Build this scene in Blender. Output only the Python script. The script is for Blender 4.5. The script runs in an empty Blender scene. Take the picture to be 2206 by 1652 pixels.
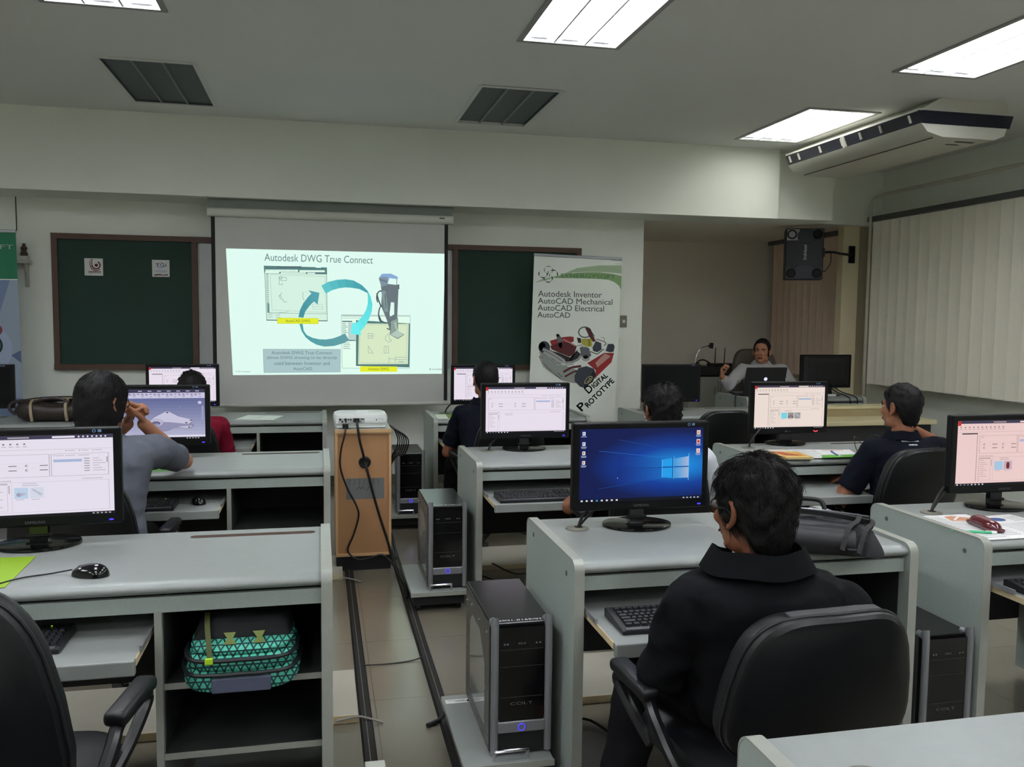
import bpy, bmesh, math, random
from mathutils import Vector, Matrix, Euler, noise
random.seed(7)
scn = bpy.context.scene
COL = scn.collection
PI = math.pi
R = math.radians

# ---------------------------------------------------------------- camera, exposure, world
cam_d = bpy.data.cameras.new('camera')
cam = bpy.data.objects.new('camera', cam_d)
COL.objects.link(cam)
cam_d.sensor_fit = 'HORIZONTAL'
cam_d.sensor_width = 36.0
cam_d.lens = 36.0 * 1850.0 / 2206.0
cam_d.clip_start = 0.02
RX = Vector((0.97594708, -0.21774638, 0.01066864))
RY = Vector((0.00611591, 0.07626383, 0.99706892))
RZ = Vector((-0.21792177, -0.97302125, 0.07576118))
m = Matrix((RX, RY, RZ)).transposed().to_4x4()
m.translation = Vector((0, 0, 1.5))
cam.matrix_world = m
scn.camera = cam
scn.view_settings.view_transform = 'Standard'
scn.view_settings.look = 'None'
scn.view_settings.exposure = 0.0
scn.view_settings.gamma = 1.0
scn.view_settings.use_curve_mapping = False
scn.cycles.max_bounces = 14
scn.cycles.diffuse_bounces = 9
scn.cycles.glossy_bounces = 4
w = bpy.data.worlds.new('world')
scn.world = w
w.use_nodes = True
w.node_tree.nodes['Background'].inputs[0].default_value = (0.5, 0.55, 0.6, 1)
w.node_tree.nodes['Background'].inputs[1].default_value = 0.05
LAMP = 10.4          # strength of the fluorescent lanes
SLIDE = 1.0         # strength of the projected slide

# ---------------------------------------------------------------- materials
def lin(c):
    c = c / 255.0
    return c / 12.92 if c <= 0.04045 else ((c + 0.055) / 1.055) ** 2.4
MATS = {}
def M(name, col=None, rough=0.5, metal=0.0, spec=0.5, bump=None, var=None, emit=None, coat=0.0, sheen=0.0, alpha=None, trans=0.0):
    if name in MATS:
        return MATS[name]
    mt = bpy.data.materials.new(name)
    mt.use_nodes = True
    nt = mt.node_tree
    b = nt.nodes['Principled BSDF']
    c = tuple(lin(v) for v in col) + (1.0,)
    b.inputs['Base Color'].default_value = c
    b.inputs['Roughness'].default_value = rough
    b.inputs['Metallic'].default_value = metal
    b.inputs['Specular IOR Level'].default_value = spec
    if coat: b.inputs['Coat Weight'].default_value = coat
    if sheen: b.inputs['Sheen Weight'].default_value = sheen
    if trans: b.inputs['Transmission Weight'].default_value = trans
    if alpha is not None: b.inputs['Alpha'].default_value = alpha
    if emit:
        b.inputs['Emission Color'].default_value = c
        b.inputs['Emission Strength'].default_value = emit
    if var or bump:
        tc = nt.nodes.new('ShaderNodeTexCoord')
    if var:
        sc, amt = var[0], var[1]
        n = nt.nodes.new('ShaderNodeTexNoise')
        n.inputs['Scale'].default_value = sc
        n.inputs['Detail'].default_value = 5
        nt.links.new(tc.outputs['Object'], n.inputs['Vector'])
        mx = nt.nodes.new('ShaderNodeMix'); mx.data_type = 'RGBA'
        mx.inputs['A'].default_value = tuple(v * (1 - amt) for v in c[:3]) + (1,)
        mx.inputs['B'].default_value = tuple(min(1, v * (1 + amt)) for v in c[:3]) + (1,)
        nt.links.new(n.outputs['Fac'], mx.inputs['Factor'])
        nt.links.new(mx.outputs['Result'], b.inputs['Base Color'])
    if bump:
        n2 = nt.nodes.new('ShaderNodeTexNoise')
        n2.inputs['Scale'].default_value = bump[0]
        n2.inputs['Detail'].default_value = 3
        nt.links.new(tc.outputs['Object'], n2.inputs['Vector'])
        bp = nt.nodes.new('ShaderNodeBump')
        bp.inputs['Strength'].default_value = bump[1]
        bp.inputs['Distance'].default_value = bump[2] if len(bump) > 2 else 0.002
        nt.links.new(n2.outputs['Fac'], bp.inputs['Height'])
        nt.links.new(bp.outputs['Normal'], b.inputs['Normal'])
    MATS[name] = mt
    return mt
def E(col, s=1.0):
    """a glowing colour of a display or of the projected slide"""
    key = 'glow_%d_%d_%d_%d' % (col[0], col[1], col[2], int(s * 100))
    if key in MATS: return MATS[key]
    mt = bpy.data.materials.new(key); mt.use_nodes = True
    b = mt.node_tree.nodes['Principled BSDF']
    b.inputs['Base Color'].default_value = (0.01, 0.01, 0.01, 1)
    b.inputs['Roughness'].default_value = 0.35
    b.inputs['Specular IOR Level'].default_value = 0.2
    b.inputs['Emission Color'].default_value = tuple(lin(v) for v in col) + (1,)
    b.inputs['Emission Strength'].default_value = s
    MATS[key] = mt
    return mt

wall_m = M('wall_paint', (233, 237, 227), 0.75, var=(1.3, 0.05), bump=(60, 0.06))
wall_dim = M('niche_wall_paint', (240, 232, 218), 0.8, var=(1.1, 0.05))
ceil_m = M('ceiling_paint', (222, 224, 221), 0.85, var=(0.8, 0.03))
cream = M('column_paint', (226, 214, 178), 0.6, var=(4, 0.08))
laminate = M('desk_laminate', (143, 148, 145), 0.38, var=(26, 0.06), spec=0.45, bump=(180, 0.05, 0.0005))
laminate_side = M('desk_side_laminate', (160, 170, 164), 0.45, var=(120, 0.10))
band_m = M('edge_banding', (156, 159, 150), 0.35, var=(40, 0.06))
raw_edge = M('raw_board_edge', (204, 186, 150), 0.7, var=(60, 0.15))
inner_m = M('compartment_painted_shade', (46, 48, 47), 0.6, var=(14, 0.15))  # dark tone stands in for the shade inside the desk compartment
grom_m = M('grommet_beige', (112, 110, 98), 0.5, var=(30, 0.1))
bezel_m = M('monitor_bezel', (9, 9, 11), 0.4, spec=0.25, var=(10, 0.1))
chip_m = M('chipboard_core', (74, 54, 44), 0.9, var=(150, 0.35), bump=(200, 0.5))
dark_board = M('modesty_board', (34, 35, 36), 0.6, var=(20, 0.15))
black_pl = M('black_plastic', (17, 17, 20), 0.33, var=(30, 0.1))
black_gl = M('black_gloss', (10, 10, 13), 0.12, spec=0.6, var=(10, 0.1))
black_mt = M('black_matte', (15, 15, 17), 0.7, var=(40, 0.15))
vinyl = M('black_vinyl', (15, 16, 19), 0.42, var=(18, 0.2), bump=(420, 0.25, 0.001))
rubber = M('black_rubber', (24, 23, 22), 0.6, var=(30, 0.25))
cord_m = M('black_cord', (16, 15, 15), 0.5)
silver = M('silver_plastic', (150, 152, 156), 0.35, metal=0.55, var=(60, 0.06))
chrome = M('chrome', (205, 205, 210), 0.15, metal=1.0, var=(20, 0.03))
key_m = M('keycap', (34, 35, 39), 0.45, var=(30, 0.1))
kb_m = M('keyboard_shell', (24, 25, 29), 0.4, var=(20, 0.1))
white_pl = M('white_plastic', (226, 228, 226), 0.35, var=(20, 0.03))
paper = M('white_paper', (228, 228, 226), 0.7, var=(6, 0.03))
led_blue = E((60, 50, 255), 2.0)
led_red = E((255, 60, 80), 1.5)
led_lime = E((190, 255, 40), 0.8)

# ---------------------------------------------------------------- mesh building
class MB:
    """collects shapes and links them as ONE mesh object"""
    def __init__(s):
        s.v = []; s.f = []; s.m = []; s.cur = 0; s.mats = []
    def use(s, mt):
        if mt not in s.mats: s.mats.append(mt)
        s.cur = s.mats.index(mt); return s
    def add(s, vs, fs):
        o = len(s.v)
        s.v += [tuple(p) for p in vs]
        for f in fs:
            s.f.append(tuple(i + o for i in f)); s.m.append(s.cur)
        return s
    def box(s, x0, x1, y0, y1, z0, z1, rot=None, piv=None):
        vs = [Vector(p) for p in ((x0,y0,z0),(x1,y0,z0),(x1,y1,z0),(x0,y1,z0),(x0,y0,z1),(x1,y0,z1),(x1,y1,z1),(x0,y1,z1))]
        if rot:
            pv = Vector(piv) if piv else Vector(((x0+x1)/2,(y0+y1)/2,(z0+z1)/2))
            mm = Euler(rot).to_matrix()
            vs = [mm @ (p - pv) + pv for p in vs]
        return s.add(vs, [(0,3,2,1),(4,5,6,7),(0,1,5,4),(1,2,6,5),(2,3,7,6),(3,0,4,7)])
    def rbox(s, x0, x1, y0, y1, z0, z1, r=0.005, seg=2, rot=None):
        bm = bmesh.new()
        bmesh.ops.create_cube(bm, size=1.0)
        cx, cy, cz = (x0+x1)/2, (y0+y1)/2, (z0+z1)/2
        for v in bm.verts:
            v.co = Vector((v.co.x*(x1-x0), v.co.y*(y1-y0), v.co.z*(z1-z0)))
        r = min(r, 0.49*min(abs(x1-x0), abs(y1-y0), abs(z1-z0)))
        bmesh.ops.bevel(bm, geom=bm.edges[:], offset=r, segments=seg, profile=0.5, affect='EDGES')
        mm = Euler(rot).to_matrix() if rot else None
        vs = [((mm @ v.co) if mm else v.co) + Vector((cx, cy, cz)) for v in bm.verts]
        bm.verts.index_update()
        fs = [tuple(v.index for v in f.verts) for f in bm.faces]
        bm.free()
        return s.add(vs, fs)
    def ring_loft(s, rings, cap0=True, cap1=True, closed=True):
        n = len(rings[0]); vs = [p for r in rings for p in r]; fs = []
        for i in range(len(rings)-1):
            for k in range(n if closed else n-1):
                a = i*n + k; b = i*n + (k+1) % n
                fs.append((a, b, b+n, a+n))
        if cap0: fs.append(tuple(range(n-1, -1, -1)))
        if cap1: fs.append(tuple(range((len(rings)-1)*n, len(rings)*n)))
        return s.add(vs, fs)
    def cyl(s, p0, p1, r0, r1=None, n=16):
        r1 = r0 if r1 is None else r1
        p0, p1 = Vector(p0), Vector(p1)
        d = (p1 - p0).normalized()
        a = d.orthogonal().normalized(); b = d.cross(a)
        cs = [(math.cos(2*PI*k/n), math.sin(2*PI*k/n)) for k in range(n)]
        return s.ring_loft([[p0 + (a*c + b*q)*r0 for c, q in cs], [p1 + (a*c + b*q)*r1 for c, q in cs]])
    def tube(s, pts, r, n=8, sub=6, closed=False):
        P = [Vector(p) for p in pts]
        if sub > 1 and len(P) > 2:
            Q = []
            N = len(P)
            rng = range(N) if closed else range(N-1)
            for i in rng:
                if closed: a, b, c, d = P[i-1], P[i], P[(i+1) % N], P[(i+2) % N]
                else: a, b, c, d = P[max(i-1,0)], P[i], P[i+1], P[min(i+2,N-1)]
                for k in range(sub):
                    t = k/sub
                    Q.append(0.5*((2*b) + (c-a)*t + (2*a-5*b+4*c-d)*t*t + (3*b-a-3*c+d)*t**3))
            if not closed: Q.append(P[-1])
            P = Q
        rings = []; a = None
        N = len(P)
        for i in range(N):
            if closed: d = (P[(i+1) % N] - P[i-1])
            else: d = P[min(i+1, N-1)] - P[max(i-1, 0)]
            if d.length < 1e-9: d = Vector((0,0,1))
            d.normalize()
            if a is None: a = d.orthogonal().normalized()
            else:
                a = a - d*a.dot(d)
                a = a.normalized() if a.length > 1e-6 else d.orthogonal().normalized()
            b = d.cross(a)
            rr = r if not callable(r) else r(i/max(1, N-1))
            rings.append([P[i] + (a*math.cos(2*PI*k/n) + b*math.sin(2*PI*k/n))*rr for k in range(n)])
        if closed:
            rings.append(rings[0]); return s.ring_loft(rings, False, False)
        return s.ring_loft(rings)
    def ell(s, c, r, rot=None, nu=16, nv=10):
        mm = rot if rot is not None else Matrix.Identity(3)
        c = Vector(c); vs = [c + mm @ Vector((0,0,-r[2]))]; fs = []
        for i in range(1, nv):
            t = -PI/2 + PI*i/nv
            for k in range(nu):
                p = 2*PI*k/nu
                vs.append(c + mm @ Vector((r[0]*math.cos(t)*math.cos(p), r[1]*math.cos(t)*math.sin(p), r[2]*math.sin(t))))
        vs.append(c + mm @ Vector((0,0,r[2])))
        for k in range(nu):
            fs.append((0, 1+(k+1) % nu, 1+k))
            e = 1+(nv-2)*nu
            fs.append((len(vs)-1, e+k, e+(k+1) % nu))
        for i in range(nv-2):
            for k in range(nu):
                a = 1+i*nu+k; b = 1+i*nu+(k+1) % nu
                fs.append((a, b, b+nu, a+nu))
        return s.add(vs, fs)
    def prism(s, poly, axis, a, b):
        """extrude a 2-D outline along an axis: 'x' takes (y,z), 'y' takes (x,z), 'z' takes (x,y)"""
        def P(p, t):
            return (t, p[0], p[1]) if axis == 'x' else ((p[0], t, p[1]) if axis == 'y' else (p[0], p[1], t))
        return s.ring_loft([[P(p, a) for p in poly], [P(p, b) for p in poly]])
    def lathe(s, prof, c=(0,0,0), n=24, sx=1, sy=1):
        return s.ring_loft([[(c[0]+r*math.cos(2*PI*k/n)*sx, c[1]+r*math.sin(2*PI*k/n)*sy, c[2]+z) for k in range(n)] for r, z in prof])
    def build(s, name, mt=None, parent=None, smooth=False, loc=None):
        me = bpy.data.meshes.new(name)
        me.from_pydata(s.v, [], s.f)
        if s.mats:
            for q in s.mats: me.materials.append(q)
            me.polygons.foreach_set('material_index', s.m)
        elif mt: me.materials.append(mt)
        bm = bmesh.new(); bm.from_mesh(me)
        bmesh.ops.recalc_face_normals(bm, faces=bm.faces)
        bm.to_mesh(me); bm.free()
        if smooth:
            me.polygons.foreach_set('use_smooth', [True]*len(me.polygons))
            if smooth != 2: me.set_sharp_from_angle(angle=R(38))
        o = bpy.data.objects.new(name, me)
        COL.objects.link(o)
        if parent is not None: o.parent = parent
        if loc is not None: o.location = loc
        return o
def thing(name, label, cat, loc=(0,0,0), rz=0, group=None):
    o = bpy.data.objects.new(name, None)
    o.empty_display_size = 0.05
    COL.objects.link(o)
    o.location = loc; o.rotation_euler = (0, 0, rz)
    return tag(o, label, cat, group)
def tag(o, label, cat, group=None):
    o['label'] = label; o['category'] = cat
    if group: o['group'] = group
    return o
def struct(o):
    o['kind'] = 'structure'; return o
def kids(o): return [c for c in bpy.data.objects if c.parent == o]
KID = {}
def dup(root, loc, rz, label, group=None, skip=()):
    if root.name not in KID:
        KID[root.name] = [(c, kids(c)) for c in kids(root)]
    r = root.copy(); COL.objects.link(r)
    r.location = loc; r.rotation_euler = (0, 0, rz)
    r['label'] = label
    if group: r['group'] = group
    for c, gs in KID[root.name]:
        if c.name.split('.')[0] in skip: continue
        d = c.copy(); COL.objects.link(d); d.parent = r
        for g in gs:
            e = g.copy(); COL.objects.link(e); e.parent = d
    return r
def rounded(x0, x1, z0, z1, r, n=5, corners=(1,1,1,1)):
    """outline of a rounded rectangle; corners: bl, br, tr, tl"""
    out = []
    for (cx, cz, a0, on) in ((x0+r, z0+r, PI, corners[0]), (x1-r, z0+r, 1.5*PI, corners[1]), (x1-r, z1-r, 0, corners[2]), (x0+r, z1-r, .5*PI, corners[3])):
        if on:
            for k in range(n+1):
                a = a0 + .5*PI*k/n
                out.append((cx + r*math.cos(a), cz + r*math.sin(a)))
        else:
            out.append((x0 if cx < (x0+x1)/2 else x1, z0 if cz < (z0+z1)/2 else z1))
    return out
TXT = {}
def text_geo(s):
    if s in TXT: return TXT[s]
    cu = bpy.data.curves.new('t', 'FONT'); cu.body = s; cu.size = 1.0; cu.resolution_u = 3
    ob = bpy.data.objects.new('t', cu)
    me = bpy.data.meshes.new_from_object(ob)
    vs = [v.co.copy() for v in me.vertices]; fs = [tuple(p.vertices) for p in me.polygons]
    bpy.data.objects.remove(ob); bpy.data.curves.remove(cu); bpy.data.meshes.remove(me)
    xs = [v.x for v in vs] or [0]; ys = [v.y for v in vs] or [0]
    TXT[s] = (vs, fs, min(xs), max(xs), min(ys), max(ys))
    return TXT[s]
class Flat(MB):
    """flat print in the local XZ plane, facing -Y; z steps lift later layers"""
    step = 0.0004
    def __init__(s, fn=None):
        super().__init__(); s.lay = 0; s.fn = fn or (lambda u, v: (u, v))
    def P(s, u, v):
        a, b = s.fn(u, v); return (a, -s.step*s.lay, b)
    def L(s, k): s.lay = k; return s
    def poly(s, pts, mt):
        s.use(mt)
        bm = None
        if len(pts) <= 4:
            return s.add([s.P(*p) for p in pts], [tuple(range(len(pts)))])
        from mathutils.geometry import tessellate_polygon
        t = tessellate_polygon([[Vector((p[0], p[1], 0)) for p in pts]])
        return s.add([s.P(*p) for p in pts], [tuple(q) for q in t])
    def rect(s, u0, v0, u1, v1, mt): return s.poly([(u0,v0),(u1,v0),(u1,v1),(u0,v1)], mt)
    def frame(s, u0, v0, u1, v1, t, mt):
        s.rect(u0,v0,u1,v0+t,mt); s.rect(u0,v1-t,u1,v1,mt); s.rect(u0,v0,u0+t,v1,mt); s.rect(u1-t,v0,u1,v1,mt)
    def line(s, pts, t, mt):
        s.use(mt)
        for (a, b), (c, d) in zip(pts, pts[1:]):
            dx, dy = c-a, d-b; L = math.hypot(dx, dy) or 1
            nx, ny = -dy/L*t/2, dx/L*t/2
            s.add([s.P(a+nx,b+ny), s.P(a-nx,b-ny), s.P(c-nx,d-ny), s.P(c+nx,d+ny)], [(0,1,2,3)])
    def ring(s, c, r, t, mt, a0=0, a1=2*PI, n=24, ry=None, t1=None):
        ry = ry or r; s.use(mt); vs = []; fs = []
        for k in range(n+1):
            a = a0+(a1-a0)*k/n
            tt = t if t1 is None else t+(t1-t)*k/n
            vs += [s.P(c[0]+(r+tt/2)*math.cos(a), c[1]+(ry+tt/2)*math.sin(a)), s.P(c[0]+(r-tt/2)*math.cos(a), c[1]+(ry-tt/2)*math.sin(a))]
        for k in range(n): fs.append((2*k, 2*k+1, 2*k+3, 2*k+2))
        s.add(vs, fs)
    def disc(s, c, r, mt, ry=None, rot=0, n=20):
        ry = ry or r
        s.poly([(c[0]+r*math.cos(2*PI*k/n)*math.cos(rot)-ry*math.sin(2*PI*k/n)*math.sin(rot), c[1]+r*math.cos(2*PI*k/n)*math.sin(rot)+ry*math.sin(2*PI*k/n)*math.cos(rot)) for k in range(n)], mt)
    def text(s, st, u, v, mt, w=None, h=None, align='l', rot=0, down=False):
        """text fitted to width w and/or cap height h; down=True when v grows downwards"""
        vs, fs, a, b, c, d = text_geo(st)
        kx = (w/(b-a)) if w else None
        ky = (h/(d-c)) if h else None
        kx = kx or ky; ky = ky or kx
        off = {'l': 0, 'c': -(b-a)*kx/2, 'r': -(b-a)*kx}[align]
        sg = -1 if down else 1
        s.use(mt); out = []
        for p in vs:
            x = (p.x-a)*kx+off; y = (p.y-c)*ky
            X = x*math.cos(rot)-y*math.sin(rot); Y = x*math.sin(rot)+y*math.cos(rot)
            out.append(s.P(u+X, v+sg*Y))
        s.add(out, fs)
    def bars(s, u, v, w, n, h, dv, mt, rnd=0.4):
        for k in range(n):
            s.rect(u, v+k*dv, u+w*(1-rnd*random.random()), v+k*dv+h, mt)
# ================================================================ ROOM
# floor: base slab and vinyl tiles
XL, XR, YB, YF = -6.0, 5.72, -6.4, 10.1
CZ = 3.05
floor_m = M('floor_vinyl', (119, 112, 98), 0.28, spec=0.5, coat=0.8, var=(3.0, 0.14), bump=(8, 0.05, 0.004))
floor_m.node_tree.nodes['Principled BSDF'].inputs['Coat Roughness'].default_value = 0.16
b = MB(); b.box(XL, XR, YB, YF, -0.12, -0.004)
floor = struct(b.build('floor', M('floor_joint', (84, 78, 69), 0.8, var=(20, .1))))
tw = 0.62; nx = 19; ny = 22
tile_me = None
for i in range(nx):
    for j in range(ny):
        x0 = XL + i*tw; y0 = -3.52 + j*tw
        if x0 + tw > XR + .6: continue
        if y0 < 0.1 - tw or x0 < -3.6 or (y0 > 7.7 and x0 < 2.9): continue
        if tile_me is None:
            q = MB(); q.box(0.0006, tw-0.0006, 0.0006, tw-0.0006, -0.005, 0.0)
            o = q.build('floor_tile', floor_m, floor, loc=(x0, y0, 0)); tile_me = o.data
        else:
            o = bpy.data.objects.new('floor_tile', tile_me); COL.objects.link(o); o.parent = floor; o.location = (x0, y0, 0)
b = MB(); b.box(XL, XR, YB, -0.42, -0.0045, -.0002); b.box(XL, -3.53, -0.42, 7.7, -.0045, -.0002)
o = b.build('rear_floor_sheet', floor_m, floor); o['kind'] = 'stuff'
def slab(name, mt, *bx):
    b = MB(); b.box(*bx); return struct(b.build(name, mt))
LIGHTS_ON = [(1.385, 4.24, 'lit ceiling light at the top centre of the photo, above the aisle'), (3.77, 6.32, 'lit ceiling light beside the air conditioner, farthest of the lit ones'),
    (3.77, 4.24, 'lit ceiling light at the right edge of the photo, cut by the frame'), (-1.05, 4.24, 'lit ceiling light at the top left corner, only its end showing')]
for y, r in ((4.24, 'in the row across the top of the photo'), (2.1, 'in the first row behind the top of the photo'), (-.1, 'in the second row behind the camera'), (-2.3, 'in the added third row behind the camera'), (-4.5, 'in the added rearmost row')):
    for x, c in ((-3.47, 'added far left'), (-1.05, 'left'), (1.385, 'middle'), (3.77, 'right')):
        if y < 4 or x < -3: LIGHTS_ON.append((x, y, 'lit ceiling light %s, %s one' % (r, c)))  # far-left column and rearmost rows: unseen lights added for fill
LIGHTS_OFF = [(-1.03, 6.3, 'unlit dark ceiling light on the left, above the left green board'), (1.345, 6.34, 'unlit dark ceiling light in the middle, in front of the beam')]
# ceiling with a recess for every light
b = MB(); yc = YB
rows = {}
for x, y, _ in LIGHTS_ON+LIGHTS_OFF: rows.setdefault(6.32 if y > 6 else y, []).append(x)
for y in sorted(rows):
    b.box(XL, XR, yc, y-.56, CZ, CZ+.15); xc = XL
    for x in sorted(rows[y]):
        b.box(xc, x-.285, y-.56, y+.56, CZ, CZ+.15); xc = x+.285
    b.box(xc, XR, y-.56, y+.56, CZ, CZ+.15); yc = y+.56
b.box(XL, XR, yc, YF, CZ, CZ+.15); b.box(XL, XR, YB, YF, CZ+.15, CZ+.2)
struct(b.build('ceiling', ceil_m))
slab('wall_front', wall_m, XL, 2.98, 7.7, 7.85, 0, CZ)
slab('wall_niche_side', wall_m, 2.83, 2.98, 7.85, YF, 0, CZ)
slab('wall_niche_back', wall_dim, 2.83, XR+.2, YF, YF+.15, 0, CZ)
slab('wall_left', wall_m, XL-.15, XL, YB, YF, 0, CZ)
slab('wall_rear', wall_m, XL, XR, YB-.15, YB, 0, CZ)
# right wall with two window openings behind the blinds
b = MB()
b.box(XR, XR+.15, YB, YF, 0, .95); b.box(XR, XR+.15, YB, YF, 2.45, CZ)
b.box(XR, XR+.15, 7.9, 8.6, .95, 2.45); b.box(XR, XR+.15, YB, 2.6, .95, 2.45); b.box(XR, XR+.15, 9.95, YF, .95, 2.45)
struct(b.build('wall_right', wall_m))
pane_m = M('window_glass', (60, 66, 72), 0.08, trans=0.0, spec=0.6)
fr_m = M('window_frame_metal', (120, 118, 112), 0.4, metal=.6)
for n, (y0, y1) in enumerate(((2.6, 7.9), (8.6, 9.95))):
    t = MB(); yy = y0
    t.box(XR+.03, XR+.09, y0, y1, .95, 1.0); t.box(XR+.03, XR+.09, y0, y1, 2.4, 2.45)
    k = max(2, round((y1-y0)/.9))
    for i in range(k+1):
        c = y0+(y1-y0)*i/k; t.box(XR+.03, XR+.09, max(y0, c-.025), min(y1, c+.025), 1.0, 2.4)
    wnd = struct(t.build('window_%d' % (n+1), fr_m))
    for i in range(k):
        p = MB(); p.box(XR+.055, XR+.06, y0+(y1-y0)*i/k+.025, y0+(y1-y0)*(i+1)/k-.025, 1.0, 2.4); p.build('pane', pane_m, wnd)
# beam over the front wall, its stepped end and the low niche ceiling
slab('trim_1', wall_m, XL, 4.08, 7.2, 7.7, 2.43, CZ)
slab('trim_2', wall_m, 4.08, 4.72, 7.34, 7.7, 2.45, CZ)
slab('trim_3', wall_m, 4.72, XR, 8.0, 8.2, 2.5, CZ)
slab('trim_4', wall_dim, 2.98, 4.72, 7.7, YF, 2.47, CZ)
slab('trim_5', wall_dim, 4.72, XR, 8.2, YF, 2.5, CZ)
# column at the right wall
b = MB(); b.box(5.365, 5.553, 8.12, 8.22, 0, 2.62); b.box(5.355, 5.555, 8.11, 8.22, 2.62, 2.66); b.box(5.365, 5.553, 8.12, 8.22, 2.66, CZ)
struct(b.build('trim_6', cream))
b = MB(); b.box(5.554, XR, 8.14, 8.45, 0, CZ); struct(b.build('trim_7', M('pilaster_paint', (170, 158, 132), .7, var=(5, .12))))
# baseboards
base_m = M('baseboard_paint', (92, 88, 80), .6)
slab('baseboard_front', base_m, XL, 2.98, 7.685, 7.7, 0, .09)
slab('baseboard_niche', base_m, 2.98, XR, YF-.015, YF, 0, .09)

# vertical blinds
slat_m = M('blind_fabric', (243, 239, 224), .8, var=(90, .05), bump=(300, .1))
slat_m2 = M('blind_fabric_rose', (234, 208, 188), .8, var=(70, .06), bump=(300, .1))
rail_m = M('blind_rail_metal', (96, 98, 98), .45, metal=.4, var=(8, .1))
def blinds(y0, y1, zt, zb, mt, label, x=5.56, sp=.142, ang=6):
    t = thing('vertical_blind', label, 'blind', (x, y0, zt))
    b = MB(); b.rbox(-.03, .03, -.02, y1-y0+.02, 0, .05, .006); b.build('head_rail', rail_m, t)
    me = None; n = int((y1-y0)/sp)
    for i in range(n):
        if me is None:
            q = MB(); h = zb-zt; wd = .078; c = []
            for k in range(5):
                u = -1+k/2.0; c.append((.004*(1-u*u), u*wd))
            rings = []
            for z in (-.005, h):
                rings.append([(p[0], p[1], z) for p in c] + [(p[0]+.0015, p[1], z) for p in reversed(c)])
            q.ring_loft(rings)
            o = q.build('slat', mt, t); me = o.data
        else:
            o = bpy.data.objects.new('slat', me); COL.objects.link(o); o.parent = t
        o.location = (0, sp*(i+.5), 0)
        o.rotation_euler = (0, 0, R(ang + random.uniform(-1.5, 1.5)))
    b = MB()
    b.tube([(-.02, sp*(i+.5), zb-zt+.012-(.004 if i % 2 else 0)) for i in range(n)], .0018, n=5, sub=1); b.build('bead_chain', white_pl, t)
    return t
blinds(3.2, 7.95, 2.53, .86, slat_m, 'long cream vertical blind along the right wall, nearest the camera')
blinds(8.46, 10.0, 2.45, .86, slat_m2, 'short rose-beige vertical blind in the niche behind the instructor', x=5.58, ang=14)

# ceiling lights: lit and unlit
lane_m = M('lamp_lane_on', (250, 252, 255), .5, emit=LAMP)
lane_dim = M('lamp_lane_dimmed', (250, 250, 246), .5, emit=LAMP*.42)  # weaker lanes, dimmed to soften the bright patch on the beam
reflect_m = M('lamp_reflector', (235, 236, 238), .2, metal=.3)
off_m = M('lamp_lane_off', (84, 92, 96), .55, var=(300, .25), bump=(500, .3))
lf_off = M('lamp_frame_light', (214, 216, 212), .5, var=(10, .04))
lf_m = M('lamp_frame', (150, 152, 150), .4, var=(10, .04))
def troffer(on, lane_m=lane_m):
    nm = 'ceiling_light'
    t = thing(nm, 'x', 'light', (0, 0, CZ))
    w2, l2 = .27, .545
    lf_m = globals()['lf_m'] if on else lf_off
    b = MB()
    for (x0, x1, y0, y1) in ((-w2-.03, -w2, -l2-.03, l2+.03), (w2, w2+.03, -l2-.03, l2+.03), (-w2, w2, -l2-.03, -l2), (-w2, w2, l2, l2+.03)):
        b.box(x0, x1, y0, y1, -.008, -.0005)
    b.build('frame', lf_m, t)
    d = .055
    b = MB()
    for (x0, x1, y0, y1) in ((-w2-.004, -w2, -l2, l2), (w2, w2+.004, -l2, l2), (-w2, w2, -l2-.004, -l2), (-w2, w2, l2, l2+.004)):
        b.box(x0, x1, y0, y1, -.001, d+.01)
    b.build('recess', reflect_m if on else off_m, t)
    for k in (-1, 1):
        q = MB(); q.box(k*w2/3-.006, k*w2/3+.006, -l2, l2, -.003, d); q.build('lane_divider', reflect_m if on else M('lane_divider_grey', (130, 136, 136), .5), t)
    for k in (-1, 0, 1):
        x = k*w2*2/3
        q = MB(); z0 = d if on else .012; q.box(x-w2/3+.006, x+w2/3-.006, -l2+.001, l2-.001, z0, z0+.004)
        ln = q.build('lane', lane_m if on else off_m, t)
        if on:
            q = MB(); q.cyl((x, -l2+.02, .03), (x, l2-.02, .03), .013, n=10); q.build('tube', lane_m, ln)
            
            for ya, yb in ((-l2+.002, -l2+.02), (l2-.02, l2-.002)):
                q = MB(); q.box(x-.05, x+.05, ya, yb, .012, d); q.build('tube_holder', reflect_m, ln)
    return t
lit = troffer(True); dimmed = troffer(True, lane_dim); off = troffer(False)
for i, (x, y, lb) in enumerate(LIGHTS_ON):
    if i == 0: lit.location = (x, y, CZ); lit['label'] = lb
    elif y > 6: dimmed.location = (x, y, CZ); dimmed['label'] = lb
    else: dup(lit, (x, y, CZ), 0, lb)
(x, y, lb) = LIGHTS_OFF[0]; off.location = (x, y, CZ); off['label'] = lb
dup(off, (LIGHTS_OFF[1][0], LIGHTS_OFF[1][1], CZ), 0, LIGHTS_OFF[1][2])

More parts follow.
